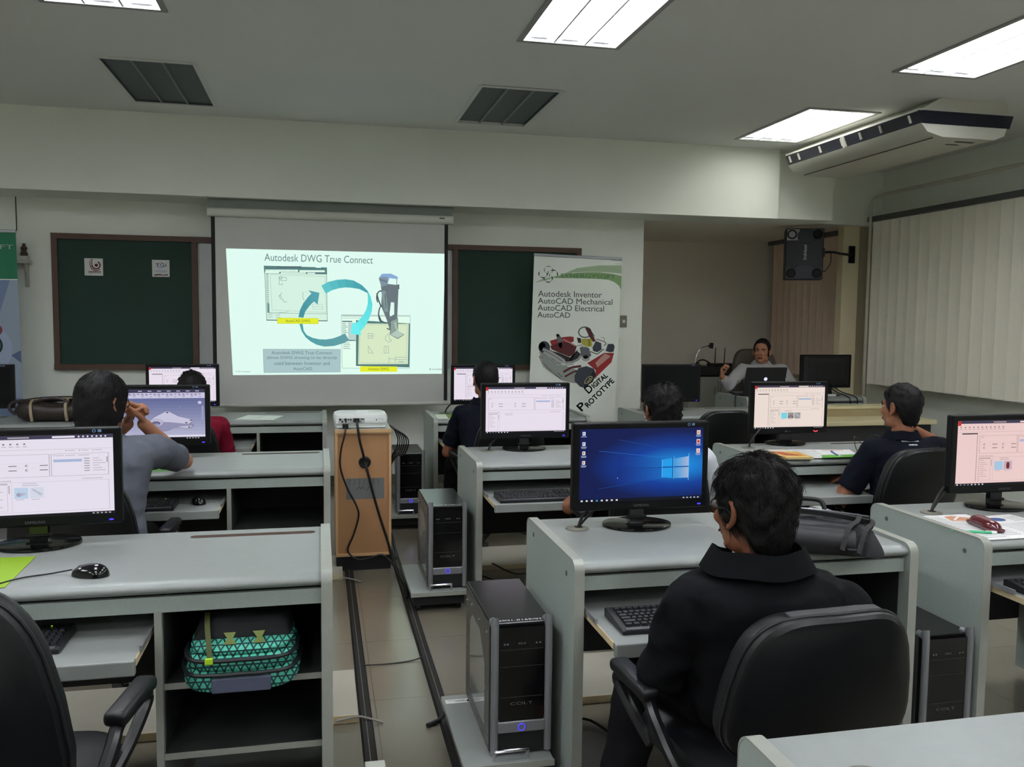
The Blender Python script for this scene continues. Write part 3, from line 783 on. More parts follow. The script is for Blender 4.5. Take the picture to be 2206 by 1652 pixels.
# ================================================================ COMPUTER TOWERS on wheeled stands
def make_tower():
    t = thing('computer_tower', 'x', 'computer')
    W, D, H = .195, .47, .43
    side_m = M('tower_side_metal', (104, 102, 98), .35, metal=.5, var=(8, .08))
    b = MB(); b.box(0, W, .03, D, .006, H-.004); b.build('case', M('tower_case', (40, 40, 42), .4, metal=.3, var=(8, .1)), t)
    b = MB(); b.rbox(-.001, W+.001, .02, D+.002, H-.006, H, .003); b.build('top_panel', M('tower_top_gloss', (22, 21, 24), .22, spec=.7, var=(5, .1)), t)
    b = MB(); b.box(-.004, 0, .035, D, .008, H-.01); sp = b.build('side_panel', side_m, t)
    q = MB(); q.prism([(.10, .06), (.38, .06), (.38, .31), (.34, .35), (.20, .35), (.10, .26)], 'x', -.0055, -.004); q.build('side_window', M('tower_window', (120, 122, 120), .08, spec=.8, var=(4, .12)), sp)
    for (y, z) in ((.06, .39), (.20, .38), (.34, .385), (.44, .37), (.07, .2), (.44, .2), (.06, .05), (.22, .035), (.40, .035)):
        q = MB(); q.cyl((-.009, y, z), (-.004, y, z), .006, n=10); q.build('thumb_screw', chrome, sp)
    # silver front frame with rounded posts
    for x in (.0, W):
        b = MB(); b.tube([(x+(.010 if x == 0 else -.010), .012, .01), (x+(.010 if x == 0 else -.010), .010, H-.012), (x+(.010 if x == 0 else -.010), .024, H-.004), (x+(.010 if x == 0 else -.010), .05, H-.002)], .0125, n=12, sub=3); b.build('front_post', silver, t, smooth=True)
    b = MB(); b.rbox(.02, W-.02, .004, .03, .075, .112, .004); b.build('lower_bar', silver, t)
    b = MB(); b.prism(rounded(.022, W-.022, .106, H-.012, .022, 6, (1, 1, 0, 0)), 'y', .008, .03); bz = b.build('front_bezel', black_gl, t)
    b = MB(); b.prism(rounded(.022, W-.022, .008, .080, .008, 4), 'y', .010, .03); b.build('lower_bezel', M('tower_mesh_black', (13, 13, 14), .6, bump=(900, .6)), t)
    for z in (.345, .29, .19):
        q = MB(); q.box(.028, W-.028, .0072, .0082, z, z+.0018); q.build('bay_line', M('bay_line', (52, 52, 56), .3), bz)
    q = MB(); q.cyl((W/2, .0035, .093), (W/2, .002, .093), .011, n=20); pb = q.build('power_button', silver, t)
    q = MB(); q.ring_loft([[(W/2+r*math.cos(2*PI*k/20), y, .093+r*math.sin(2*PI*k/20)) for k in range(20)] for r, y in ((.0125, .003), (.0105, .0012), (.0085, .003))], False, False); q.build('glow_ring', led_blue, pb)
    F = Flat(); br = M('tower_print', (120, 122, 128), .4)
    F.text('ASUS', W/2, H-.068, br, h=.007, w=.026, align='c'); F.text('COLT', W/2, .165, M('tower_logo', (150, 152, 160), .25, metal=.6), h=.009, w=.075, align='c')
    for u in (.038, .048, .142, .154): F.rect(u, H-.068, u+.006, H-.063, br)
    F.build('front_print', None, t, loc=(0, .0076, 0))
    # hand-written inventory number along the front top edge
    G = Flat(lambda u, v: (u, v)); G.text('12001-0165/03', .018, 0, M('white_marker', (225, 225, 225), .6), h=.011, w=.15)
    o = G.build('marker_writing', None, t, loc=(0, .035, H+.0006)); o.rotation_euler = (-PI/2, 0, 0)
    return t
def make_stand():
    t = thing('tower_stand', 'x', 'stand')
    b = MB(); b.rbox(0, .29, 0, .52, .088, .106, .003); bd = b.build('board', laminate, t)
    b = MB(); b.box(-.001, .291, -.003, 0, .086, .107); b.build('edge_band', band_m, bd)
    b = MB(); b.box(.015, .275, .02, .50, .035, .088); b.build('skirt', black_mt, t)
    for x in (.04, .25):
        for y in (.06, .46):
            b = MB(); b.cyl((x-.012, y, .021), (x+.012, y, .021), .020, n=14); b.build('caster', black_pl, t)
    b = MB(); b.tube([(.10, .022, .106), (.10, .018, .132), (.108, .016, .138), (.20, .016, .138), (.208, .018, .132), (.208, .022, .106)], .0055, n=9, sub=3); b.build('stop_bar', chrome, t, smooth=True)
    return t
tower = make_tower(); stand = make_stand()
for i, (x, y, lb, ls) in enumerate(((.428, 2.535, 'black and silver computer tower nearest the camera, beside the foreground desk', 'white-topped wheeled stand under the nearest computer tower'), (.442, 4.255, 'black and silver computer tower beside the middle desk, second from the camera', 'white-topped wheeled stand under the second tower from the camera'), (.43, 5.98, 'black and silver computer tower behind the projector cabinet, farthest in the aisle', 'white-topped wheeled stand under the farthest tower'))):
    if i == 0: tower['label'] = lb; stand['label'] = ls; place(stand, x, y, 0); place(tower, x+.095, y+.04, .1065)
    else: dup(stand, (x, y, 0), 0, ls); dup(tower, (x+.095, y+.04, .1065), 0, lb)
dup(tower, (2.005, 2.47, 0.0005), 0, 'black and silver computer tower on the floor at the right, between two desks', skip=('marker_writing',))
F = Flat(); F.rect(0, 0, .10, .032, paper); F.L(1); F.rect(.035, .012, .075, .016, MATS['brand_grey']); F.rect(.078, .006, .092, .022, M('ink', (20, 20, 24), .6)); F.rect(.01, .02, .07, .023, MATS['brand_grey'])
o = F.build('paper_label', None, None, loc=(.437, 2.985, .1068)); o.rotation_euler = (-PI/2, 0, 0); tag(o, 'small white printed label stuck on the nearest tower stand', 'label')

# ================================================================ KEYBOARDS AND MICE
def make_keyboard():
    t = thing('keyboard', 'x', 'keyboard')
    W, D = .445, .165
    b = MB(); b.prism([(0, .002), (0, .012), (.012, .016), (D-.01, .030), (D, .026), (D, .002)], 'x', 0, W); b.build('shell', kb_m, t)
    b = MB(); b.prism([(0, .012), (0, .016), (.010, .019), (.014, .016)], 'x', .01, W-.01); b.build('front_ridge', M('keyboard_ridge', (70, 72, 78), .35), t)
    me = {}
    def key(x, y, wd, dp=.0155):
        k = (round(wd, 4), dp)
        if k not in me:
            q = MB(); q.ring_loft([[(a*wd/2, c*dp/2, 0) for a, c in ((-1,-1),(1,-1),(1,1),(-1,1))], [(a*(wd/2-.0022), c*(dp/2-.0022)+.0006, .0075) for a, c in ((-1,-1),(1,-1),(1,1),(-1,1))]])
            o = q.build('key', key_m, t); me[k] = o.data
        else:
            o = bpy.data.objects.new('key', me[k]); COL.objects.link(o); o.parent = t
        o.location = (x, y, .0155+(y-.012)*.107); o.rotation_euler = (R(6), 0, 0)
    p = .0188
    rows = [(.028, [1.25, 1.25, 1.25, 6, 1.25, 1.25, 1.25, 1.25]), (.047, [2.25]+[1]*10+[2.5]), (.066, [1.75]+[1]*11+[2]), (.085, [1.5]+[1]*12+[1.25]), (.104, [1]*13+[1.75]), (.130, [1]*14)]
    for y, ws in rows:
        x = .016
        tot = sum(ws); sc = .277/(tot*p)
        for w_ in ws:
            wd = w_*p*sc; key(x+wd/2, y, wd-.0025); x += wd
    for c in range(3):
        for y in (.085, .104, .130): key(.312+c*p, y, p-.0025)
        key(.312+c*p, .028, p-.0025)
    key(.312+p, .047, p-.0025)
    for c in range(4):
        for y in (.028, .047, .066, .085, .104): key(.375+c*.0172, y, .0148)
    for k in range(3):
        q = MB(); q.ell((.39+k*.018, .140, .0305), (.0025, .0025, .001), nu=8, nv=5); q.build('status_light', led_lime if k == 0 else MATS['keyboard_ridge'], t)
    return t
kb = make_keyboard()
for i, (x, y, lb) in enumerate(((.842, 2.27, 'black keyboard on the pulled-out tray of the foreground desk'), (.855, 4.05, 'black keyboard on the tray of the middle desk, second row'), (2.29, 2.29, 'black keyboard on the tray at the right edge'), (-1.128, 2.43, 'black keyboard on the tray of the nearest left desk, behind the chair'), (-1.11, 4.15, 'black keyboard under the desk of the grey-shirted person'))):
    if i == 0: kb['label'] = lb; place(kb, x, y, .5965)
    else: dup(kb, (x, y, .5965), 0, lb)
def make_mouse():
    t = thing('mouse', 'x', 'mouse')
    b = MB(); rings = []
    for k in range(21):
        f = .5-.5*math.cos(PI*k/20); y = -.055+.11*f
        e_ = math.sqrt(max(.004, 1-abs(2*f-1)**2.6)); wv = .032*e_*(1.06-.14*f); hv = .038*e_*(1.05-.35*f)
        rings.append([(wv*math.cos(a), y, .001+max(0, hv*math.sin(a))) for a in [PI*j/12 for j in range(13)]])
    b.ring_loft(rings); b.build('shell', black_gl, t, smooth=True)
    b = MB(); b.cyl((-.004, .030, .0225), (.004, .030, .0225), .0062, n=12); b.build('scroll_wheel', M('wheel_grey', (70, 70, 74), .4), t)
    b = MB(); b.tube([(0, .0, .0335), (0, .015, .0305), (0, .03, .0262), (0, .045, .0175)], .0011, n=6); b.build('button_seam', MATS['keyboard_ridge'], t)
    return t
ms = make_mouse(); ms['label'] = 'shiny black mouse on the nearest left desk'; place(ms, -.648, 2.622, DZ, R(70))
dup(ms, (-.575, 4.30, .5965), R(20), 'shiny black mouse on the tray of the second left desk, below the bent elbow')
mc_ = cord('mouse_cord', [(-.700, 2.64, .765), (-.76, 2.65, .754), (-.83, 2.62, .7535), (-.88, 2.56, .7535), (-.905, 2.515, .752), (-.93, 2.49, .728), (-.94, 2.46, .64)], .0022, 'thin black cord of the mouse on the nearest left desk', 'cord')
def under(o, p):
    """make o a part of p without moving it"""
    o.parent = p
    o.matrix_parent_inverse = (Matrix.Translation(p.location) @ p.rotation_euler.to_matrix().to_4x4()).inverted()
    for k in ('label', 'category', 'group'):
        if k in o: del o[k]
    return o
under(mc_, ms)
# ================================================================ PROJECTION SCREEN AND SLIDE
t = thing('projection_screen', 'large pull-down projection screen with a bright slide on it, on the front wall', 'screen', (0, 7.3, 0))
canvas_m = M('screen_canvas', (200, 202, 196), .85, var=(2, .03))
b = MB(); b.box(-.865, 1.10, -.02, .04, 2.35, 2.43); b.build('mount_bar', M('mount_grey', (120, 126, 120), .7, var=(5, .08)), t)  # grey bar that the screen hangs from
b = MB(); b.prism(rounded(-.045, .045, 2.285, 2.355, .03, 6), 'x', -.87, 1.105); h = b.build('housing', M('screen_housing', (206, 208, 198), .5, var=(6, .04)), t, smooth=True)
b = MB(); b.box(.985, 1.03, -.0465, -.045, 2.325, 2.335); b.build('name_plate', black_pl, h)
b = MB(); b.box(-.845, 1.065, .0, .002, .77, 2.30); b.build('canvas', canvas_m, t)
for x0, x1 in ((-.845, -.815), (1.035, 1.065)):
    b = MB(); b.box(x0, x1, -.002, 0, .79, 2.30); b.build('black_border', black_mt, t)
b = MB(); b.cyl((-.86, .0, .765), (1.08, .0, .765), .014, n=12); b.build('bottom_bar', M('screen_bar', (196, 198, 188), .5), t)
def S(zx, zy):
    u = (zx-172)/1531.0
    tp = 377+28*u; bt = 1279-11*u
    v = (zy-tp)/(bt-tp)
    return (-.722 + .016*v + u*(1.756-.026*v), 2.035 - v*1.02 + .004*u)
F = Flat(S); F.step = .0003
g0 = (206, 240, 228)
def EE(c, k=1.0): return E(c, SLIDE*k)
paperw = EE((222, 250, 240)); lightw = EE((226, 252, 236)); titl = EE((104, 128, 130)); txt = EE((96, 122, 128)); boxg = EE((168, 196, 198)); yel = EE((228, 236, 44)); yt = EE((96, 110, 40)); wf = EE((84, 124, 124)); wl = EE((150, 186, 178)); tan = EE((214, 232, 196)); wpane = EE((212, 240, 224)); dkg = EE((78, 92, 96)); mid = EE((130, 156, 156)); blu = EE((136, 168, 214)); gry = EE((190, 210, 204))
F.L(0); F.poly([(162, 377), (1710, 405), (1697, 1268), (183, 1280)], paperw)
F.L(1); F.text('Autodesk DWG True Connect', 420, 462, titl, w=760, h=52, down=True, rot=-.022)
# upper window
F.poly([(415, 497), (853, 507), (855, 890), (425, 888)], wpane)
F.L(2); F.poly([(415, 497), (853, 507), (853, 556), (417, 552)], wf)
for (a, c, d, e) in ((425, 650, 524, 540), (660, 838, 527, 541), (422, 520, 540, 550), (530, 705, 543, 552), (715, 770, 545, 553)): F.L(3); F.rect(a, c and d, c, e, lightw)
F.L(3)
for k in range(26): F.rect(428+8*k, 528, 432+8*k, 536, wl)
F.rect(500, 500, 675, 508, dkg); F.rect(775, 505, 812, 510, lightw)
F.L(2); F.rect(430, 552, 444, 832, wl); F.rect(434, 765, 447, 832, wf); F.line([(421, 552), (426, 888)], 3, wf); F.line([(850, 556), (852, 888)], 3, wf)
for k in range(14): F.L(3); F.rect(433, 565+14*k, 441, 571+14*k, lightw)
F.L(2); F.line([(458, 560), (840, 572), (845, 828), (465, 812), (458, 560)], 2, wl); F.line([(447, 832), (850, 838)], 4, wl); F.line([(425, 884), (853, 888)], 6, dkg); F.line([(445, 835), (560, 828), (580, 820)], 2, wf)
for r in range(3):
    for c in range(2): F.rect(432+55*c, 842+11*r, 470+50*c, 845+11*r, wl)
for pts in ([(515, 575), (520, 600), (516, 630), (540, 632), (538, 618)], [(540, 578), (570, 580), (568, 602), (524, 600)], [(515, 710), (530, 700), (532, 688)], [(520, 735), (540, 730), (545, 752), (570, 755)], [(684, 685), (680, 710), (688, 740)]): F.line(pts, 3, mid)
F.ring((530, 582), 9, 3, dkg, n=10); F.ring((524, 716), 7, 3, mid, n=9); F.line([(690, 682), (720, 685)], 2, gry); F.line([(748, 768), (820, 770), (822, 806), (752, 804), (748, 768)], 2, wl); F.line([(748, 786), (820, 789)], 2, wl)
# lower window
F.L(1); F.poly([(953, 843), (1455, 848), (1452, 1230), (956, 1228)], lightw); F.L(2); F.line([(953, 843), (1455, 848), (1452, 1230), (956, 1228), (953, 843)], 3, wl); F.rect(955, 845, 1455, 856, gry)
for k in range(16): F.rect(958+11*k, 849, 965+11*k, 855, mid); 
for k in range(12): F.rect(962+12*k, 864, 968+12*k, 870, wl)
F.rect(958, 887, 1030, 896, wf); F.poly([(1000, 900), (1056, 900), (1056, 1028), (1000, 1028)], gry)
for k in range(8): F.rect(958, 905+13*k, 984+6*(k % 3), 909+13*k, wf)
for k in range(4): F.rect(965, 1045+13*k, 1010+6*(k % 2), 1049+13*k, mid)
F.rect(955, 1024, 1056, 1032, wf)
F.L(2); F.poly([(1058, 882), (1454, 905), (1452, 1222), (1056, 1212)], wf); F.L(3); F.poly([(1080, 905), (1444, 908), (1440, 1198), (1072, 1200)], tan); F.L(4); F.line([(1088, 914), (1432, 914), (1428, 1190), (1080, 1190), (1088, 914)], 2, wl)
for pts in ([(1145, 978), (1180, 978), (1180, 1012), (1145, 1012), (1145, 978)], [(1146, 1068), (1148, 1118), (1182, 1120), (1146, 1068)], [(1272, 1000), (1274, 1028), (1296, 1040), (1320, 1028), (1300, 1016), (1300, 975), (1272, 1000)], [(1262, 1070), (1296, 1070), (1296, 1118), (1262, 1118), (1262, 1070)], [(1278, 1075), (1278, 1112)], [(1298, 1148), (1298, 1190)], [(1345, 1148), (1430, 1150)], [(1345, 1165), (1430, 1166)], [(1345, 1148), (1345, 1188)], [(1300, 1160), (1345, 1161)]): F.line(pts, 2.5, mid)
F.rect(1150, 992, 1176, 998, wl); F.rect(1370, 1178, 1410, 1184, wl)
# leg-shaped machine
F.L(5); F.poly([(1232, 600), (1290, 622), (1346, 628), (1368, 625), (1356, 935), (1306, 955), (1282, 880), (1240, 780), (1246, 690)], EE((104, 116, 122)))
F.poly([(1226, 575), (1245, 550), (1310, 548), (1360, 570), (1360, 588), (1300, 580), (1285, 630), (1240, 640)], blu); F.line([(1354, 585), (1354, 625)], 4, dkg); F.line([(1368, 625), (1368, 660)], 9, dkg)
F.L(6); F.poly([(1312, 752), (1336, 755), (1336, 840), (1306, 856), (1302, 835)], paperw)
F.poly([(1222, 580), (1256, 570), (1290, 575), (1288, 622), (1242, 645)], EE((126, 146, 160))); F.poly([(1240, 668), (1275, 672), (1292, 820), (1262, 822), (1255, 760)], EE((128, 150, 152))); F.line([(1266, 690), (1278, 800)], 6, dkg); F.line([(1280, 660), (1262, 822)], 3, dkg)
F.L(7)
for k in range(4): F.ring((1234+14*k, 592+4*k), 6, 3, dkg, n=8)
F.ring((1238, 720), 30, 9, EE((70, 84, 90)), PI*.75, PI*1.6, 12, ry=48); F.line([(1208, 690), (1220, 735), (1240, 785)], 9, EE((70, 84, 90))); F.ring((1246, 838), 24, 9, EE((70, 84, 90)), PI*.55, PI*1.5, 12, ry=58); F.line([(1225, 850), (1240, 885), (1275, 905)], 8, EE((70, 84, 90)))
F.poly([(1310, 888), (1362, 866), (1364, 962), (1410, 985), (1362, 1014), (1308, 985)], EE((140, 160, 150))); F.line([(1310, 888), (1362, 866), (1364, 962), (1410, 985), (1362, 1014), (1308, 985), (1310, 888)], 4, dkg)
F.L(8); F.poly([(1308, 985), (1355, 955), (1410, 985), (1362, 1010)], EE((178, 200, 188))); F.line([(1342, 895), (1350, 935), (1382, 985)], 10, EE((176, 200, 190))); F.line([(1282, 940), (1306, 950)], 8, dkg)
# looping arrows
def arc_poly(c, rx, ry, a0, a1, w0, w1, n=22):
    o = []; i = []
    for k in range(n+1):
        a = a0+(a1-a0)*k/n; w_ = w0+(w1-w0)*k/n
        o.append((c[0]+(rx+w_/2)*math.cos(a), c[1]-(ry+w_/2)*math.sin(a))); i.append((c[0]+(rx-w_/2)*math.cos(a), c[1]-(ry-w_/2)*math.sin(a)))
    return o, i
def ribbon(o, i, ca, cb):
    n = len(o)-1
    for k in range(n):
        f = k/n
        F.poly([o[k], o[k+1], i[k+1], i[k]], EE(tuple(int(p+(q-p)*f) for p, q in zip(ca, cb))))
F.L(9)
o1 = [(812, 637), (860, 610), (920, 595), (980, 590), (1040, 598), (1100, 630), (1145, 675)]
i1 = [(843, 693), (890, 668), (940, 654), (985, 648), (1035, 652), (1085, 660), (1145, 690)]
ribbon(o1, i1, (92, 196, 200), (60, 150, 164))
o2 = [(1145, 675), (1165, 715), (1177, 770), (1172, 820), (1150, 880), (1120, 930), (1085, 968)]
i2 = [(1140, 685), (1144, 720), (1143, 765), (1132, 805), (1110, 845), (1080, 880), (1052, 908)]
ribbon(o2, i2, (92, 214, 216), (104, 236, 238))
F.poly([(1030, 902), (1080, 912), (1095, 990), (1018, 980)], EE((108, 238, 240)))
o3 = [(648, 862), (660, 810), (685, 760), (720, 715), (745, 690)]; i3 = [(683, 866), (695, 825), (720, 790), (745, 762), (768, 745)]
ribbon(o3, i3, (66, 146, 156), (88, 164, 176)); F.poly([(720, 670), (798, 688), (784, 772), (762, 752), (742, 694)], EE((84, 160, 172)))
o4 = [(654, 908), (668, 960), (695, 1005), (730, 1035), (775, 1060), (830, 1073), (900, 1068), (960, 1050), (1008, 1028)]
i4 = [(676, 908), (684, 960), (705, 990), (745, 1010), (790, 1020), (840, 1022), (890, 1014), (935, 998), (978, 978)]
ribbon(o4, i4, (74, 160, 166), (100, 156, 164))
F.L(10); F.poly([(502, 868), (789, 870), (787, 910), (500, 908)], yel); F.line([(502, 868), (789, 870), (787, 910), (500, 908), (502, 868)], 2, EE((170, 180, 40)))
F.poly([(1087, 1214), (1361, 1216), (1359, 1254), (1087, 1254)], yel); F.poly([(397, 1092), (944, 1093), (942, 1256), (399, 1261)], boxg)
F.L(11); F.line([(397, 1092), (944, 1093), (942, 1256), (399, 1261), (397, 1092)], 3, EE((140, 170, 172)))
F.text('AutoCAD DWG', 644, 898, yt, w=172, h=19, align='c', down=True); F.text('Inventor DWG', 1222, 1243, yt, w=148, h=19, align='c', down=True)
for sx, yy, ww, st in ((670, 1128, 430, 'Autodesk DWG True Connect'), (670, 1168, 498, 'allows DWG drawing to be directly'), (670, 1206, 392, 'used between Inventor and'), (672, 1243, 134, 'AutoCAD')): F.text(st, sx, yy, txt, w=ww, h=26 if st[0] != 'A' else 22, align='c', down=True)
F.text('© 2014 Autodesk', 202, 1258, titl, w=102, h=10, down=True); F.text('AUTODESK', 1622, 1241, dkg, w=76, h=11, down=True); F.line([(1602, 1241), (1608, 1228), (1614, 1241)], 3, dkg)
F.build('projected_slide', None, t, loc=(0, -.0006, 0))

# ================================================================ BOARDS
bd_m = M('chalkboard_green', (28, 58, 48), .75, var=(1.5, .12)); bf_m = M('board_frame_wood', (88, 62, 48), .55, var=(14, .2))
def board(x0, x1, z0, z1, label, rx1=None):
    t = thing('chalkboard', label, 'board', (x0, 7.7, z0))
    W, H = x1-x0, z1-z0
    b = MB(); b.box(.02, W-.02, -.03, 0, .02, H-.02); b.build('writing_surface', bd_m, t)
    for nm, bx in (('frame_rail', (0, (rx1-x0) if rx1 else W, -.045, 0, H-.045, H)), ('frame_rail', (0, W, -.055, 0, 0, .045)), ('frame_stile', (0, .045, -.044, 0, .045, H-.045)), ('frame_stile', (W-.045, W, -.044, 0, .045, H-.045))):
        b = MB(); b.box(*bx); b.build(nm, bf_m, t)
    return t
board(-2.12, -1.0, 1.04, 2.15, 'dark green board in a brown frame with two white signs, left of the projection screen', -.55)
board(1.165, 2.36, 1.03, 2.15, 'dark green board in a brown frame between the projection screen and the white banner')
t = thing('whiteboard', 'pale whiteboard almost hidden behind the projection screen, its edges showing', 'board', (-.985, 7.7, 1.04))
b = MB(); b.box(0, 2.13, -.02, 0, 0, 1.06); b.build('writing_surface', M('whiteboard_white', (196, 200, 200), .25, var=(3, .03)), t)
b = MB(); b.box(.43, 2.15, -.045, 0, 1.065, 1.11); b.build('frame_rail', bf_m, t)
sign_m = M('sign_white', (214, 212, 208), .6); ink_r = M('ink_dark_red', (96, 40, 52), .6); ink_b = M('ink_blue', (52, 92, 150), .6); ink_k = M('ink', (20, 20, 24), .6); ink_g = M('ink_gold', (120, 100, 60), .6)
q = MB(); q.box(0, .14, -.006, 0, 0, .14); t = tag(q.build('wall_sign', sign_m, None, loc=(-1.875, 7.669, 1.812)), 'small square white sign with a dark red swirl emblem, left one on the green board', 'sign')
F = Flat(); F.ring((.088, .085), .030, .012, ink_r, -PI*1.0, PI*.35, 16); F.disc((.09, .085), .013, ink_k); F.line([(.056, .085), (.056, .125)], .007, ink_r); F.line([(.046, .125), (.056, .134), (.066, .125)], .005, ink_r); F.ring((.088, .085), .044, .007, ink_r, -PI*1.0, -PI*.25, 12); F.line([(.043, .085), (.043, .12)], .006, ink_r); F.rect(.03, .030, .125, .036, ink_r); F.rect(.03, .02, .125, .024, ink_k); F.build('emblem', None, t, loc=(0, -.0065, 0))
q = MB(); q.box(0, .136, -.006, 0, 0, .14); t = tag(q.build('wall_sign', sign_m, None, loc=(-1.357, 7.669, 1.812)), 'small square white sign with a blue lettered emblem, right one on the green board', 'sign')
F = Flat(); F.ring((.068, .097), .022, .005, M('ink_pale_blue', (120, 160, 205), .6)); F.L(1); F.text('TGI', .068, .082, ink_b, h=.03, w=.085, align='c'); F.rect(.02, .048, .118, .051, MATS['ink_pale_blue']); F.rect(.028, .04, .11, .043, MATS['ink_pale_blue']); F.line([(.015, .014), (.05, .021), (.09, .014), (.122, .02)], .007, ink_k); F.line([(.02, .010), (.06, .015), (.12, .014)], .004, ink_g); F.build('emblem', None, t, loc=(0, -.0065, 0))

# ================================================================ ROLL-UP BANNERS
ban_m = M('banner_white', (234, 240, 230), .6, var=(2, .02))
def stand_parts(t, W, H):
    b = MB(); b.rbox(0, W, -.05, .05, 0, .08, .02); b.build('base_case', silver, t)
    b = MB(); b.cyl((W/2, .04, .07), (W/2, .012, H), .010, n=10); b.build('support_pole', silver, t)
    b = MB(); b.rbox(-.004, W+.004, -.008, .010, H-.018, H+.006, .004); b.build('top_rail', silver, t)
t = thing('roll_up_banner', 'white roll-up banner with a red go-kart and a green curve, right of the screen', 'banner', (1.80, 7.42, 0)); t.rotation_euler = (0, R(1.4), 0)
stand_parts(t, .815, 2.07)
b = MB(); b.box(0, .815, 0, .0015, .06, 2.06); b.build('fabric', ban_m, t)
# drawing in the 1446x1652 crop of the lower part: x 62..1340 at top
def K(zx, zy):
    px = 1140+zx/6.886; py = 680+zy/6.886
    # undo the lean: left edge px 1152-(py-541)*.038
    lx = 1152-(py-541)*.036; wdt = 189-(py-541)*.018
    return ((px-lx)/wdt*.815, 2.07-(py-541-4*(px-lx)/wdt)*.00412)
def K2(zx, zy):
    return K((zx/8.695)*6.886, (zy/8.695-140)*6.886)
F = Flat(K2); F.step = .0003
gl = M('print_lime', (136, 172, 116), .6); gl2 = M('print_pale_green', (168, 192, 156), .6); gd = M('print_dark_green', (34, 78, 48), .6); gt = M('print_green_letters', (84, 132, 78), .6); gk = M('print_grey_text', (58, 70, 66), .6)
F.L(0)
F.poly([(110, 545), (260, 470), (560, 400), (900, 250), (1300, 190), (1740, 175), (1740, 330), (1400, 310), (1000, 340), (700, 370), (500, 430), (300, 500)], gl2)
F.L(1); F.poly([(430, 445), (700, 370), (1000, 325), (1300, 318), (1500, 330), (1740, 372), (1725, 640), (1690, 570), (1600, 500), (1480, 455), (1300, 442), (1000, 440), (700, 445)], gl)
F.L(2); F.line([(800, 345), (1100, 320), (1300, 316), (1500, 330), (1735, 372)], 8, ban_m); F.line([(1480, 455), (1600, 500), (1690, 570), (1720, 640), (1725, 760)], 6, ban_m)
F.line([(1480, 55), (1580, 85), (1745, 95)], 5, MATS['brand_grey']); F.line([(1600, 150), (1745, 148)], 5, gl2)
F.L(3)
for (c, a0, a1) in (((365, 305), -.6, 3.8), ((265, 375), 2.6, 6.6), ((455, 375), -1.1, 2.6), ((358, 455), 3.1, 7.0)):
    F.ring(c, 78, 6, gd, a0, a1, 24, ry=74, t1=22) if False else F.ring(c, 78, 20 if c[1] > 350 else 11, gd, a0, a1, 24, ry=-74)
F.ring((300, 350), 60, 12, gd, -1.0, .9, 12, ry=-60); F.ring((440, 400), 60, 12, gd, 1.9, 3.6, 12, ry=-60)
F.text('SYNERGYSOFT', 590, 438, gt, w=1030, h=80, down=True, rot=0)
for st, y, x, ww, hh in (('Autodesk Inventor', 800, 175, 1185, 112), ('AutoCAD Mechanical', 930, 168, 1390, 108), ('AutoCAD Electrical', 1060, 165, 1232, 108), ('AutoCAD', 1190, 162, 600, 104)): F.text(st, x, y, gk, w=ww, h=hh, down=True)
F.build('printed_heading', None, t, loc=(0, -.0004, 0))
F = Flat(K); F.step = .0003
kr = M('print_red', (150, 40, 42), .6); kr2 = M('print_dark_red', (92, 30, 34), .6); kw = M('print_pale_red', (196, 150, 140), .6); kk = M('print_tyre', (58, 66, 76), .6); kk2 = M('print_black', (34, 34, 38), .6); ks = M('print_silver', (176, 178, 176), .6); ks2 = M('print_shadow_grey', (152, 158, 150), .6); ky = M('print_yellow', (184, 178, 56), .6); kg = M('print_mid_grey', (104, 108, 110), .6)
F.L(0); F.poly([(150, 480), (400, 640), (700, 760), (1000, 880), (660, 960), (480, 920), (240, 740)], ks2)
F.L(1); F.disc((225, 420), 84, kk, ry=92); F.disc((195, 410), 50, kk2, ry=66); F.poly([(1125, 470), (1160, 365), (1240, 360), (1262, 400), (1245, 480), (1190, 490)], kk)
F.poly([(305, 325), (500, 265), (600, 255), (655, 262), (655, 330), (560, 370), (330, 390)], kr); F.L(2); F.poly([(310, 400), (480, 340), (620, 350), (700, 400), (660, 520), (590, 560), (440, 500), (330, 450)], kr2); F.poly([(400, 235), (440, 225), (490, 300), (480, 430), (440, 420), (415, 320)], kg); F.disc((420, 240), 22, kk2)
F.L(3); F.poly([(240, 450), (430, 500), (600, 570), (700, 470), (760, 520), (720, 620), (540, 640), (380, 570)], kk2); F.line([(500, 300), (600, 350), (680, 400)], 14, kw)
F.L(4)
for p in ([(205, 445), (330, 500), (490, 600), (520, 650)], [(215, 490), (340, 560), (480, 655)]): F.lay = 3.5; F.line(p, 56, kk2); F.lay = 4; F.line(p, 46, ks)
F.L(5); F.line([(225, 470), (350, 535), (485, 625)], 7, kk2); F.line([(210, 430), (340, 480), (505, 590)], 6, kk2); F.line([(520, 655), (640, 640), (720, 600), (770, 530)], 34, ks); F.L(6); F.line([(520, 655), (640, 642), (720, 602), (770, 530)], 5, kk2); F.line([(400, 680), (520, 690), (650, 670)], 22, ks)
F.L(4)
for p in ([(150, 555), (215, 570), (270, 545), (330, 600), (380, 640)], [(190, 640), (240, 690), (330, 770), (440, 850), (480, 890)], [(160, 560), (190, 640), (230, 720)], [(480, 890), (560, 840), (640, 800)]): F.lay = 3.5; F.line(p, 25, kg); F.lay = 4; F.line(p, 15, ks)
F.L(5)
for p in ([(150, 562), (215, 580)], [(200, 650), (330, 780), (460, 890)], [(420, 800), (480, 870)]): F.line(p, 6, kk2)
F.line([(500, 790), (620, 720), (760, 700)], 34, kr2); F.line([(520, 860), (640, 790), (760, 760)], 26, kr2)
